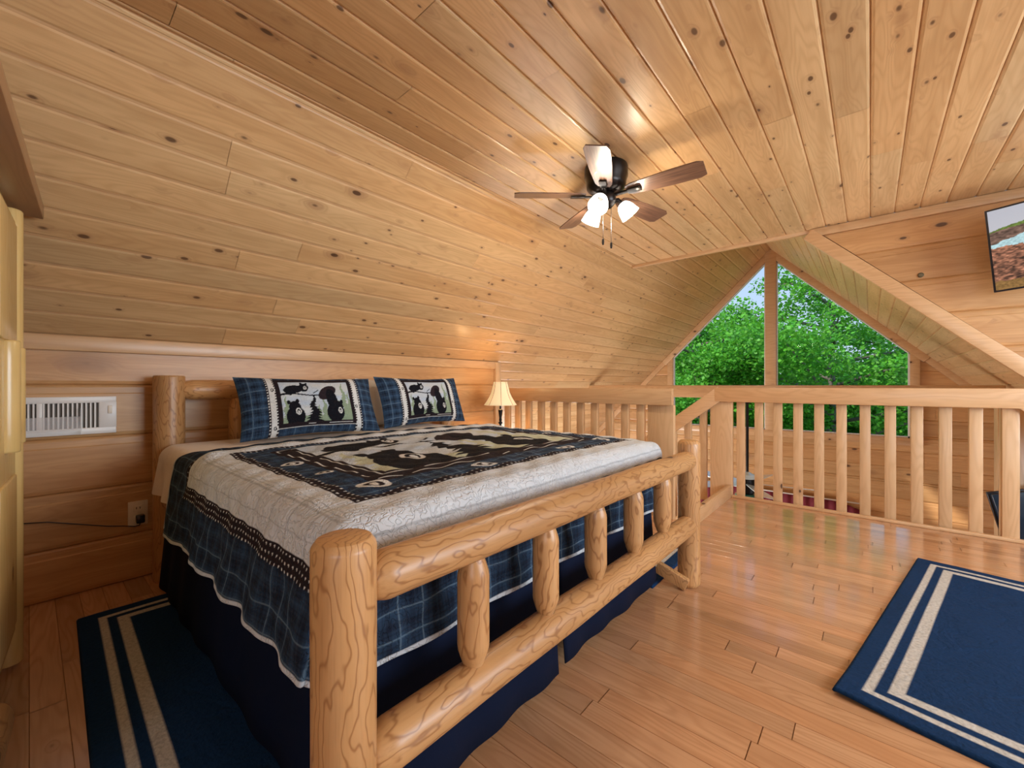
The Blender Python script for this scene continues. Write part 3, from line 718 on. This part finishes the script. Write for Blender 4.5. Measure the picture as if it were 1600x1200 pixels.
def pillow_mesh(name, W_, H_, T_, mat, col=True, pinch=.25, st=.0032, curl=.0):
    nx, ny = int(W_ / st), int(H_ / st); x = np.linspace(-W_ / 2, W_ / 2, nx); y = np.linspace(-H_ / 2, H_ / 2, ny)
    X, Y = np.meshgrid(x, y, indexing='ij'); a = np.abs(X) / (W_ / 2); b = np.abs(Y) / (H_ / 2)
    prof = np.clip((1 - a ** 3.2) * (1 - b ** 3.2), 0, 1) ** .55 * T_
    wr = .006 * (vnoise(X * 14, Y * 14) - .5) + .004 * np.sin(X * 25 + Y * 17)
    px = X * (1 - .05 * (1 - b ** 2) * (a ** 2)); py = Y * (1 - .06 * (1 - a ** 2) * b ** 2) - .012 * (b ** 2) * (1 - a) * np.sign(Y)
    Vf = np.stack([px, py, prof + wr * (prof / T_)], -1).reshape(-1, 3); Vb = np.stack([px, py, -prof * .7], -1).reshape(-1, 3)
    n = len(Vf); F = np.concatenate([grid_faces(nx, ny), grid_faces(nx, ny, n, True)])
    colr = None
    if col:
        c = sham_col(X, Y, W_, H_).reshape(-1, 3); colr = np.concatenate([c, np.tile(np.array([[.70, .55, .40]]), (n, 1))])
    uv = np.stack([X, Y], -1).reshape(-1, 2); uv = np.concatenate([uv, uv])
    return np_mesh(name, np.concatenate([Vf, Vb]), F, mat, None, True, colr, uv)
def place(o, base, yaw, lean, H_):
    """local x -> along +Y of the room, local y -> up, local z -> towards the foot; base = bottom centre"""
    m = Matrix(((0, 0, 1), (1, 0, 0), (0, 1, 0))).to_4x4()
    rot = Matrix.Rotation(yaw, 4, 'Z') @ Matrix.Rotation(-lean, 4, 'Y') @ m
    o.matrix_world = Matrix.Translation(Vector(base)) @ rot @ Matrix.Translation((0, H_ / 2, 0))
s1 = pillow_mesh('pillow', .75, .365, .085, M['quilt']); place(s1, (-2.34, 1.055, .715), R(-4), R(26), .365)
tag(s1, 'navy plaid bear-print pillow nearest the left head post', 'pillow', 'bear-print pillows at the headboard')
s2 = s1.copy(); C.objects.link(s2); place(s2, (-2.42, 1.885, .715), R(3), R(20), .365)
s2['label'] = 'navy plaid bear-print pillow on the far side of the bed, nearest the lamp'
M['pillowcase'] = plain('white_pillowcase', (.62, .60, .58), .85, sheen=.2)
p1 = pillow_mesh('pillow', .72, .345, .06, M['pillowcase'], col=False, st=.012); place(p1, (-2.525, 1.13, .715), R(0), R(20), .345)
tag(p1, 'plain white pillow standing behind the left bear-print pillow', 'pillow', 'white sleeping pillows')
p2 = p1.copy(); C.objects.link(p2); place(p2, (-2.585, 1.82, .715), R(0), R(16), .345); p2['label'] = 'plain white pillow standing behind the right bear-print pillow'

# ------------------------------------------------------------------ rugs
def rug_mat():
    t = NT('navy_rug'); c = t.attr('Col'); n = t.noise(t.tc(), 90, 3, .6); n2 = t.noise(t.tc(), 6, 3, .6, 1.5)
    c = t.mix(t.math('MULTIPLY', t.ss(n, .3, .8), .35), c, (.0, .01, .03))
    t.bump(t.math('ADD', n, t.math('MULTIPLY', n2, 3)), .5, .006)
    return t.set(col=c, rough=.95, spec=.15)
M['rug'] = rug_mat()
def rug(name, L, W_, loc, rz, label, curl=0, group=None):
    st = .006; nx, ny = int(L / st), int(W_ / st); x = np.linspace(0, L, nx); y = np.linspace(0, W_, ny)
    X, Y = np.meshgrid(x, y, indexing='ij'); jag = .0022 * (hashn(np.floor(X / .012), np.floor(Y / .012)) - .5)
    d = np.minimum(np.minimum(X, L - X), np.minimum(Y, W_ - Y)) + jag
    c = np.empty(X.shape + (3,)); c[:] = (.007, .034, .105)
    c[(d > .0625) & (d < .0872)] = (.60, .58, .53); c[(d > .1165) & (d < .1535)] = (.60, .58, .53)
    z = .011 + .002 * (vnoise(X * 12, Y * 12) - .5) + .002 * np.sin(X * 7) * np.sin(Y * 9)
    z = np.where(np.minimum(np.minimum(X, L - X), np.minimum(Y, W_ - Y)) < 1e-4, .001, z)
    if curl: z = z + curl * np.exp(-((X / .14) ** 2 + (Y / .14) ** 2))
    o = np_mesh(name, np.stack([X, Y, z], -1).reshape(-1, 3), grid_faces(nx, ny), M['rug'], None, True, c.reshape(-1, 3))
    o.modifiers.new('t', 'SOLIDIFY').thickness = .008
    o.location = loc; o.rotation_euler = (0, 0, rz); tag(o, label, 'rug', group); return o
rug('rug', 1.12, 1.66, (-.095, 1.70, .0), R(-10.3), 'navy blue rug with double cream border on the open floor before the railing', .012)
rug('rug', 1.62, 1.05, (-2.55, .13, .0), R(-1.5), 'navy blue rug with double cream border beside the near side of the bed', 0)
rug('rug', 1.62, .62, (-2.43, 2.0, .0), R(0), 'navy blue striped rug glimpsed behind the far foot post of the bed', 0)

# ------------------------------------------------------------------ ceiling fans
t = NT('fan_blade_wood'); p = t.sep(t.tc()); n = t.noise(t.comb(t.math('MULTIPLY', p[0], 5), t.math('MULTIPLY', p[1], 90), 0), 1, 3, .6)
M['blade'] = t.set(col=t.mix(t.ss(n, .3, .7), (.20, .105, .065), (.09, .045, .03)), rough=.32, coat=.3)
M['bladeedge'] = plain('blade_edge', (.02, .014, .012), .4)
M['shade'] = plain('lit_frosted_glass', (.95, .93, .9), .4, emit=(1, .93, .82), es=4.0)
def blade_mesh(name, L, w0, w1, mat, parent, th=.006):
    bm = bmesh.new(); pts = []
    n = 14
    for k in range(n + 1):
        f = k / n; wd = w0 + (w1 - w0) * math.sin(min(f * 1.25, 1) * math.pi / 2)
        if f > .93: wd *= 1 - ((f - .93) / .07) ** 2 * .22
        if f < .06: wd *= .75 + .25 * f / .06
        pts.append((L * f, wd / 2))
    poly = pts + [(x, -y) for x, y in reversed(pts)]
    f0 = bm.faces.new([bm.verts.new((x, y, 0)) for x, y in poly])
    r = bmesh.ops.extrude_face_region(bm, geom=[f0]); vs = [g for g in r['geom'] if isinstance(g, bmesh.types.BMVert)]
    bmesh.ops.translate(bm, verts=vs, vec=(0, 0, th))
    return obj(name, bm, mat, parent)
fx, fy_ = -1.147, 2.156
fan = empty('ceiling_fan', (fx, fy_, ZC), 0, 'flush-mount bronze ceiling fan with five brown blades and three lit glass shades', 'ceiling fan')
lathe('motor_housing', [(.02, 0), (.118, 0), (.122, -.012), (.122, -.06), (.114, -.078), (.112, -.10), (.108, -.118), (.086, -.138), (.060, -.148), (.02, -.15)][::-1], M['bronze'], fan, n=48)
lathe('switch_housing', [(.02, -.15), (.045, -.15), (.056, -.165), (.056, -.20), (.044, -.215), (.030, -.23), (.012, -.235)][::-1], M['bronze'], fan, n=36)
for k in range(5):
    a = R(5 + 72 * k)
    b = blade_mesh('fan_blade', .405, .085, .125, M['blade'], fan)
    b.rotation_euler = (R(-12), 0, 0); b.matrix_local = Matrix.Rotation(a, 4, 'Z') @ Matrix.Translation((.12, 0, -.162)) @ Matrix.Rotation(R(-12), 4, 'X')
    bm = bmesh.new(); bar_bm(bm, (-.07, 0, -.006), (.02, 0, -.006), .022, .010, up=(0, 1, 0)); box(bm, (.045, 0, -.008), (.075, .040, .008), bev=.003)
    ir = obj('blade_iron', bm, M['bronze'], b, auto=35)
def bell(name, mat, parent, r=.052, h_=.085):
    pr = [(.018, 0), (.026, .004), (.040, .022), (.048, .045), (r, h_ * .8), (r + .004, h_)]
    bm = bmesh.new(); lathe_bm(bm, pr, 32, cap=False); o = obj(name, bm, mat, parent, smooth=True)
    o.modifiers.new('t', 'SOLIDIFY').thickness = .003; return o
for k, az in enumerate((40, 160, 280)):
    a = R(az); d = Vector((math.cos(a), math.sin(a), 0)); ax = (d * .62 - Vector((0, 0, .78))).normalized()
    arm = tube('light_arm', [d * .03 + Vector((0, 0, -.19)), d * .07 + Vector((0, 0, -.185)), d * .085 + Vector((0, 0, -.20)), d * .09 + Vector((0, 0, -.212))], .012, M['bronze'], fan)
    s_ = bell('lamp_shade', M['shade'], fan); s_.rotation_mode = 'QUATERNION'; s_.rotation_quaternion = ax.to_track_quat('Z', 'Y'); s_.location = d * .088 + Vector((0, 0, -.205))
    pl = Vector((fx, fy_, ZC)) + d * .088 + Vector((0, 0, -.205)) + ax * .12
    light('fan_bulb', 'POINT', pl, 6, (1, .86, .66), radius=.03)
for (dx, dy, L) in ((.0, -.035, .20), (.035, -.005, .22)):
    ch = tube('pull_chain', [(dx, dy, -.215), (dx, dy, -.215 - L)], .0018, M['steel'], fan, n=6)
    lathe('chain_pull', [(.002, 0), (.006, -.004), (.007, -.02), (.005, -.034), (.002, -.036)][::-1], M['bronze'], ch, loc=(dx, dy, -.215 - L), n=12)
# great-room fan on a long downrod
gf = empty('ceiling_fan', (-1.075, 5.40, .85), 0, 'black great-room fan on a long downrod seen through the railing', 'ceiling fan')
M['paleblade'] = plain('pale_gloss_blade', (.62, .78, .84), .15, coat=.6)  # window light reflected off the blades, put into their pale colour
lathe('canopy', [(.015, -.06), (.03, -.055), (.062, -.015), (.065, 0)], M['black'], gf)
lathe('downrod', [(.015, -.86), (.015, -.05)], M['black'], gf, n=16)
lathe('motor_housing', [(.03, -1.10), (.075, -1.09), (.085, -1.05), (.086, -.95), (.078, -.925), (.04, -.92)], M['black'], gf)
lathe('motor_cap', [(.02, -.845), (.045, -.86), (.083, -.875), (.085, -.92)][::-1], M['paleblade'], gf)
for k in range(5):
    b = blade_mesh('fan_blade', .58, .10, .15, M['paleblade'], gf); b.matrix_local = Matrix.Rotation(R(10 + 72 * k), 4, 'Z') @ Matrix.Translation((.09, 0, -.98)) @ Matrix.Rotation(R(-12), 4, 'X')
M['greenglass'] = plain('green_glass', (.10, .32, .24), .15, coat=.5)
lathe('light_bowl', [(.01, -1.24), (.08, -1.22), (.12, -1.16), (.13, -1.11), (.05, -1.10)], M['greenglass'], gf)

# ------------------------------------------------------------------ televisions
def tv_col(x, y):
    """x 0..1, y 0..1: rocky coast with surf"""
    c = np.empty(x.shape + (3,)); k = y[..., None]; c[:] = np.array((.62, .60, .62)) * (1 - .25 * k) + np.array((.0, .02, .06)) * k
    q = np.clip(x * 3.5, 0, 2.0); hill = .74 + .10 * np.clip(q, 0, 1) + .012 * vnoise(x * 40, x * 0)
    n = vnoise(x * 130, y * 90); n2 = vnoise(x * 38, y * 46, 4); n3 = .5 * n2 + .5 * vnoise(x * 90, y * 110, 7)
    m = y < hill; c[m] = (np.array((.13, .20, .04)) * (.6 + n[..., None] * .8))[m]
    m = y < hill - .015 - .05 * q; c[m] = (np.array((.20, .12, .09)) * (.15 + n3[..., None] ** 1.5 * 1.8))[m]
    m = (y < .57 + .13 * q + .02 * n2); sea = np.array((.45, .66, .70)) * (.7 + .5 * n[..., None]); c[m] = np.clip(sea, 0, .85)[m]
    rockr = .52 - .55 * np.clip(q - .48, 0, 1) + .025 * n3
    m = (y < rockr); rk = np.array((.34, .14, .08)) * (n3[..., None] ** 2 * 2.6) + .008; c[m] = rk[m]
    m = y < .10 + .02 * n; c[m] = (np.array((.24, .13, .04)) * (.6 + .8 * n[..., None]))[m]
    return c
t = NT('tv_screen'); cc = t.attr('Col'); t.set(col=(.01, .01, .01), rough=.15, emit=cc, es=.95); M['screen'] = t.m
tv = empty('television', (.575, YT - .24, 1.585), 0, 'wall-mounted flat television showing a rocky coast with surf', 'television')
tm = Matrix.Translation((.578, YT - .21, 1.570)) @ Matrix.Rotation(R(-4.5), 4, 'Y') @ Matrix.Rotation(R(-9), 4, 'Z') @ Matrix.Rotation(R(14), 4, 'X')
tv.matrix_world = tm
TW, TH_ = .90, .50
B('bezel', (TW / 2, .018, TH_ / 2), (TW, .032, TH_), M['blackp'], tv, bev=.004)
nx, nz = 240, 140; X, Z = np.meshgrid(np.linspace(0, 1, nx), np.linspace(0, 1, nz), indexing='ij')
np_mesh('screen', np.stack([.010 + X * (TW - .02), np.full_like(X, .0008), .012 + Z * (TH_ - .022)], -1).reshape(-1, 3), grid_faces(nx, nz), M['screen'], tv, True, tv_col(X, Z).reshape(-1, 3))
B('wall_mount', (TW / 2, .10, TH_ / 2), (.2, .15, .2), M['black'], tv, bev=.004)
tag(lathe('wall_peg', [(.016, 0), (.017, .008), (.010, .014)], plain('tarnished_brass', (.14, .12, .07), .4, .5), loc=(.268, YT - .0, 1.775), rot=(R(90), 0, 0), n=16), 'small round peg on the slanting cheek wall left of the television', 'peg')
# dark screen seen beyond the railing end
tb = empty('television', (.69, 4.45, -.05), 0, 'dark flat screen tilted beyond the right end of the railing', 'television')
tb.matrix_world = Matrix.Translation((.715, 4.42, -.08)) @ Matrix.Rotation(R(12), 4, 'Z') @ Matrix.Rotation(R(-14), 4, 'Y')
M['darkblue'] = plain('dark_gloss_panel', (.012, .03, .055), .25)
B('back_panel', (.35, 0, .16), (.70, .04, .33), M['darkblue'], tb, bev=.006)
B('bezel', (.35, .03, .16), (.72, .02, .35), M['blackp'], tb, bev=.004)

# ------------------------------------------------------------------ red curtain on the lower gable wall
cu = empty('curtain', (-1.08, 7.03, -.54), 0, 'dark red curtain low on the gable wall, seen between the balusters', 'curtain')
xs = np.linspace(-1.0, 1.0, 200); zs = np.linspace(0, -1.9, 20); X, Z = np.meshgrid(xs, zs, indexing='ij')
Yc = .02 * np.sin(X * 60) * (.4 - Z / 2); Zc = Z - .09 * np.clip((X - .6) / .4, 0, 1) ** 2 * (Z > -.1)
M['red'] = plain('dark_red_cloth', (.17, .012, .025), .8)
o = np_mesh('curtain_cloth', np.stack([X, Yc, Zc], -1).reshape(-1, 3), grid_faces(200, 20), M['red'], cu); o.modifiers.new('t', 'SOLIDIFY').thickness = .004
o = tube('curtain_rod', [(-1.08, -.01, .008), (1.0, -.01, .008)], .010, M['white'], cu)

# ------------------------------------------------------------------ nightstand + lamp
ns = empty('nightstand', (-2.62, 2.70, 0), 0, 'small pine nightstand hidden behind the bed under the lamp', 'nightstand')
B('top', (0, 0, .49), (.42, .40, .025), M['beamy'], ns); B('body', (0, 0, .30), (.36, .34, .355), M['beamy'], ns)
for sx in (-1, 1):
    for sy in (-1, 1): B('leg', (sx * .165, sy * .155, .06), (.03, .03, .12), M['beamz'], ns)
d_ = B('drawer', (.185, 0, .38), (.012, .30, .13), M['beamy'], ns); lathe('knob', [(.006, 0), (.014, .012), (.010, .02)], M['black'], d_, loc=(.19, 0, .38), rot=(0, R(90), 0), n=12)
lp = empty('table_lamp', (-2.56, 2.81, .503), 0, 'small lit lamp with cream bell shade and black turned stem by the knee wall end', 'lamp')
lathe('base', [(.065, 0), (.07, .008), (.05, .02), (.025, .03), (.012, .045)], M['black'], lp)
lathe('stem', [(.012, .04), (.009, .07), (.012, .10), (.010, .14), (.019, .150), (.019, .160), (.010, .166), (.014, .18), (.011, .20), (.020, .262), (.020, .272), (.009, .28), (.009, .33), (.006, .40)], M['black'], lp, n=20)
t = NT('lamp_shade_cloth'); z = t.sep(t.tc())[2]
M['lshade'] = t.set(col=(.80, .66, .44), rough=.8, emit=(1, .72, .36), es=.42)
bm = bmesh.new(); n = 48; rings = []
for (r, z_) in ((.150, .318), (.128, .350), (.104, .39), (.086, .43), (.076, .470), (.068, .505), (.063, .528)):
    rings.append([bm.verts.new((r * (1 - .035 * abs(math.sin(4 * 2 * math.pi * i / n))) * math.cos(2 * math.pi * i / n), r * (1 - .035 * abs(math.sin(4 * 2 * math.pi * i / n))) * math.sin(2 * math.pi * i / n), z_)) for i in range(n)])
for a, b in zip(rings, rings[1:]):
    for i in range(n): bm.faces.new((a[i], a[(i + 1) % n], b[(i + 1) % n], b[i]))
o = obj('lamp_shade', bm, M['lshade'], lp, smooth=True); o.modifiers.new('t', 'SOLIDIFY').thickness = .003
bm = bmesh.new()
for k in range(8):
    a = R(45 * k)
    tube_bm(bm, [(r * math.cos(a), r * math.sin(a), z_) for r, z_ in ((.151, .318), (.129, .350), (.105, .39), (.087, .43), (.077, .470), (.069, .505), (.064, .528))], .0016, 5)
obj('shade_piping', bm, plain('brown_piping', (.25, .15, .08), .7), lp, smooth=True)
light('lamp_bulb', 'POINT', (-2.56, 2.81, .503 + .43), 3.2, (1, .62, .28), radius=.03)
light('lamp_uplight', 'POINT', (-2.56, 2.81, .503 + .545), 1.6, (1, .62, .28), radius=.02)

# ------------------------------------------------------------------ wall register, outlet, plug
vt = empty('wall_vent', (XK, .03, .765), 0, 'white metal wall vent with vertical louvers beside the armoire', 'vent')
def VB(nm, c, s, mat, par=vt, bev=.002): return B(nm, c, s, mat, par, bev=bev)
bm = bmesh.new()
for (c, s) in (((.008, .0, .165), (.016, .51, .030)), ((.008, 0, .014), (.016, .51, .030)), ((.008, .225, .09), (.016, .062, .125)), ((.008, -.24, .09), (.016, .03, .125)), ((.008, .0, .09), (.014, .018, .125))): box(bm, c, s, bev=.002)
obj('frame', bm, M['white'], vt, auto=35)
VB('grille_back', (.001, 0, .09), (.002, .45, .13), plain('grey_filter', (.16, .14, .12), .9), bev=0)
bm = bmesh.new()
for k in range(28):
    y = -.215 + k * .0152
    if abs(y) > .012: box(bm, (.008, y, .09), (.010, .006, .124), bev=0)
obj('louver', bm, M['white'], vt)
VB('damper_lever', (.018, .232, .115), (.006, .016, .04), M['plastic'])
t = NT('clear_plastic'); t.set(col=(.95, .97, 1), rough=.08, alpha=.22); M['clear'] = t.m
bm = bmesh.new(); box(bm, (.045, -.05, .055), (.003, .36, .07), (0, R(-25), 0)); box(bm, (.035, .13, .065), (.04, .004, .12)); box(bm, (.035, -.23, .065), (.04, .004, .12)); obj('air_deflector', bm, M['clear'], vt)
ot = empty('outlet', (XK, .368, .275), 0, 'cream wall outlet plate low on the log wall beside the head post', 'outlet')
B('plate', (.004, 0, .063), (.008, .078, .126), M['plastic'], ot, bev=.003)
for z_ in (.088, .038):
    so_ = B('socket', (.009, 0, z_), (.004, .036, .032), M['plastic'], ot, bev=.0015)
    for y_ in (-.007, .007): B('slot', (.0115, y_, z_ + .003), (.001, .003, .010), M['dark'], so_, bev=0)
pg = empty('power_plug', (XK + .012, .374, .29), 0, 'black power plug with cord in the wall outlet', 'plug')
B('plug_body', (.016, 0, .022), (.032, .034, .042), M['blackp'], pg, bev=.006)
tube('cord', [(.020, 0, .004), (.018, -.004, -.010), (.008, -.02, -.014), (.000, -.06, -.004), (-.003, -.12, .010), (-.003, -.22, .045), (-.003, -.32, .080), (-.003, -.48, .105)], .0026, M['blackp'], pg)

# ------------------------------------------------------------------ armoire
M['yellowpine'] = board_wood('varnished_yellow_pine', (.74, .53, .22), (.62, .40, .13), (.34, .18, .06), axis=2, rough=.25, knots=.5, ring=.35)
M['cornice'] = board_wood('brown_pine', (.36, .20, .10), (.28, .15, .07), (.15, .07, .03), axis=0)
ar = empty('armoire', (-2.335, -.004, 0), R(-4.3), 'yellow pine armoire with half-log trim and a brown cornice at the left edge', 'armoire')
B('body', (.53, -.30, .86), (1.04, .50, 1.52), M['yellowpine'], ar)
for x0, x1 in ((.085, .545), (.56, 1.03)):
    dr = B('door', ((x0 + x1) / 2, -.035, .86), (x1 - x0, .028, 1.42), M['yellowpine'], ar, bev=.004)
    B('door_panel', ((x0 + x1) / 2, -.018, 1.34), (x1 - x0 - .12, .012, .40), M['yellowpine'], dr, bev=.004)
    B('door_panel', ((x0 + x1) / 2, -.018, .45), (x1 - x0 - .12, .012, .50), M['yellowpine'], dr, bev=.004)
def vlog(nm, x, y, z0, z1, r, par): return log(nm, (x, y, z0), (x, y, z1), r, par, M['yellowpine'], chamfer=.004, jit=.004, n=24)
vlog('corner_log', .040, -.040, .02, 1.62, .034, ar)
vlog('corner_log', 1.02, -.040, .02, 1.62, .034, ar)
vlog('half_log_block', .10, -.024, .80, 1.13, .028, ar); vlog('half_log_block', .30, -.020, .79, 1.14, .030, ar)
log('base_log', (.60, -.040, .135), (1.04, -.040, .135), .068, ar, dome=(True, False))
B('cornice', (.50, -.26, 1.665), (1.16, .59, .055), M['cornice'], ar, bev=.004)

# ------------------------------------------------------------------ outdoors
t = NT('maple_leaf'); n = t.noise(t.tc(), 1.2, 3); r_ = t.attr('Col')
t.set(col=t.vmath('MULTIPLY', t.mix(n, (.06, .30, .02), (.20, .60, .05)), r_), rough=.5)
tl = t.n.new('ShaderNodeBsdfTranslucent'); tl.inputs[0].default_value = (.20, .55, .04, 1); mx = t.n.new('ShaderNodeMixShader'); mx.inputs[0].default_value = .35
t.l.new(t.b.outputs[0], mx.inputs[1]); t.l.new(tl.outputs[0], mx.inputs[2]); t.l.new(mx.outputs[0], t.n['Material Output'].inputs[0]); M['leaf'] = t.m
t = NT('bark'); n = t.noise(t.vmath('MULTIPLY', t.tc(), (8, 8, 2)), 2, 4); t.bump(n, .6, .02); M['bark'] = t.set(col=t.mix(n, (.10, .08, .06), (.30, .26, .22)), rough=.9)
t = NT('forest_ground'); n = t.noise(t.tc(), 1.5, 4); M['ground'] = t.set(col=t.mix(n, (.03, .12, .015), (.10, .28, .04)), rough=1)
def leaves(n, clusters, size, flat=.6):
    """clusters: list (centre, radii). returns V,F,col"""
    w_ = np.array([c[1][0] * c[1][1] for c in clusters]); w_ = w_ / w_.sum(); ci = rng.choice(len(clusters), n, p=w_)
    ce = np.array([c[0] for c in clusters])[ci]; ra = np.array([c[1] for c in clusters])[ci]
    d = rng.normal(size=(n, 3)); d /= np.linalg.norm(d, axis=1)[:, None]; rr = rng.random(n) ** .45
    P_ = ce + d * ra * rr[:, None]
    nr = rng.normal(size=(n, 3)) * (flat, flat, .5) + (0, -.25, .75); nr /= np.linalg.norm(nr, axis=1)[:, None]
    a = np.cross(nr, rng.normal(size=(n, 3))); a /= np.linalg.norm(a, axis=1)[:, None]; b = np.cross(nr, a)
    s = size * rng.uniform(.6, 1.3, n)[:, None]
    V_ = np.stack([P_ - a * s * .5, P_ - b * s * .42 + a * s * .05, P_ + a * s * .6 - nr * s * .12, P_ + b * s * .42 + a * s * .05], 1).reshape(-1, 3)
    F_ = np.arange(n * 4).reshape(-1, 4); tint = rng.uniform(.55, 1.35, n); c = np.stack([tint * rng.uniform(.8, 1.2, n), tint, tint * .9], -1)
    return V_, F_, np.repeat(c, 4, 0)
def tree(loc, H, label, crown, n, size, seed, trunk_r=.16, cat='tree', z0=-4.0):
    global rng
    rng = np.random.default_rng(seed); rd = random.Random(seed)
    root = empty('tree', (loc[0], loc[1], z0), rd.random() * 0, label, cat, 'trees beyond the gable window')
    bm = bmesh.new(); top = Vector((rd.uniform(-.3, .3), 0, H)); pts = [Vector((0, 0, 0)), Vector((.1, 0, H * .35)), Vector((-.05, .1, H * .65)), top]
    tube_bm(bm, pts, [trunk_r, trunk_r * .8, trunk_r * .5, trunk_r * .12], 10)
    cl = []
    nb = crown.get('nb', 16)
    for k in range(nb):
        f = crown['lo'] + (1 - crown['lo']) * (k + rd.random() * .6) / nb; az = k * 2.4 + rd.random(); z = H * f
        ln = crown['r'] * (1.1 - .75 * abs(f - crown.get('mid', .55)) * 1.6) * rd.uniform(.75, 1.1); ln = max(ln, .4)
        d = Vector((math.cos(az), math.sin(az), rd.uniform(.05, .45))); p0 = Vector((0, 0, z)); p1 = p0 + d * ln * .55 + Vector((0, 0, .1)); p2 = p0 + d * ln
        tube_bm(bm, [p0, p1, p2], [trunk_r * .34, trunk_r * .2, trunk_r * .05], 6)
        for q_ in (p1, p0.lerp(p2, .8), p2):
            cl.append((tuple(q_ + Vector((rd.uniform(-.3, .3), rd.uniform(-.3, .3), rd.uniform(-.1, .3)))), (ln * .42 * crown.get('fat', 1), ln * .42 * crown.get('fat', 1), ln * .17 * crown.get('fat', 1) + .12)))
    obj('trunk', bm, M['bark'], root, smooth=True)
    V_, F_, c_ = leaves(n, cl, size); f_ = np_mesh('foliage', V_, F_, M['leaf'], root, False, c_); f_['kind'] = 'stuff'
    return root
tree((-.72, 13.5), 8.1, 'maple tree with visible pale trunk right of the window mullion', dict(lo=.36, r=3.0, mid=.52, nb=26, fat=.72), 36000, .085, 3, .15)
tree((-3.6, 12.2), 6.5, 'leafy tree nearest the left pane of the gable window', dict(lo=.3, r=2.2, mid=.55, nb=20, fat=.95), 44000, .08, 4, .14)
tree((-6.6, 16.5), 7.6, 'dense tree furthest left behind the left pane', dict(lo=.3, r=3.1, mid=.55, nb=20, fat=1.0), 36000, .12, 5)
tree((1.3, 17.0), 6.4, 'bushy tree on the right of the right pane behind the pale-trunked maple', dict(lo=.3, r=3.0, mid=.5, nb=20, fat=1.0), 34000, .12, 6)
tree((-3.3, 19.5), 6.6, 'tall tree behind the mullion between the left leafy tree and the maple', dict(lo=.3, r=3.0, mid=.5, nb=20, fat=1.0), 30000, .14, 8)
tree((4.2, 21.0), 6.6, 'distant tree at the far right beyond the window jamb', dict(lo=.2, r=3.3, mid=.5, nb=18, fat=1.1), 20000, .17, 9)
tree((-10.5, 22.0), 9.0, 'distant tree at the far left beyond the window jamb', dict(lo=.2, r=3.6, mid=.5, nb=18, fat=1.1), 22000, .17, 10)
# undergrowth: a continuous thicket on the rising bank
rng = np.random.default_rng(21)
cl = [((rng.uniform(-13, 8), 13 + 15 * k / 70 + rng.uniform(-1, 1), -3.4 + 3.6 * k / 70 + rng.uniform(0, 1.2)), (1.7, 1.2, 1.0)) for k in range(70)]
cl += [((x + rng.uniform(-.4, .4), 11.5 + rng.uniform(-.6, .6), -2.6 + rng.uniform(0, .9)), (1.0, .7, .8)) for x in np.linspace(-8, 4, 14)]
V_, F_, c_ = leaves(110000, cl, .13); o = np_mesh('thicket', V_, F_, M['leaf'], None, False, c_)
tag(o, 'continuous green thicket filling the bank below the trees outside', 'thicket', kind='stuff')
X, Y = np.meshgrid(np.linspace(-60, 60, 40), np.linspace(7.6, 80, 40), indexing='ij'); Z = -4.4 + np.clip((Y - 12) / 20, 0, 1) * 4.0 + np.clip((Y - 32) / 40, 0, 1) * 2
g = np_mesh('ground', np.stack([X, Y, Z], -1).reshape(-1, 3), grid_faces(40, 40), M['ground']); g['kind'] = 'structure'
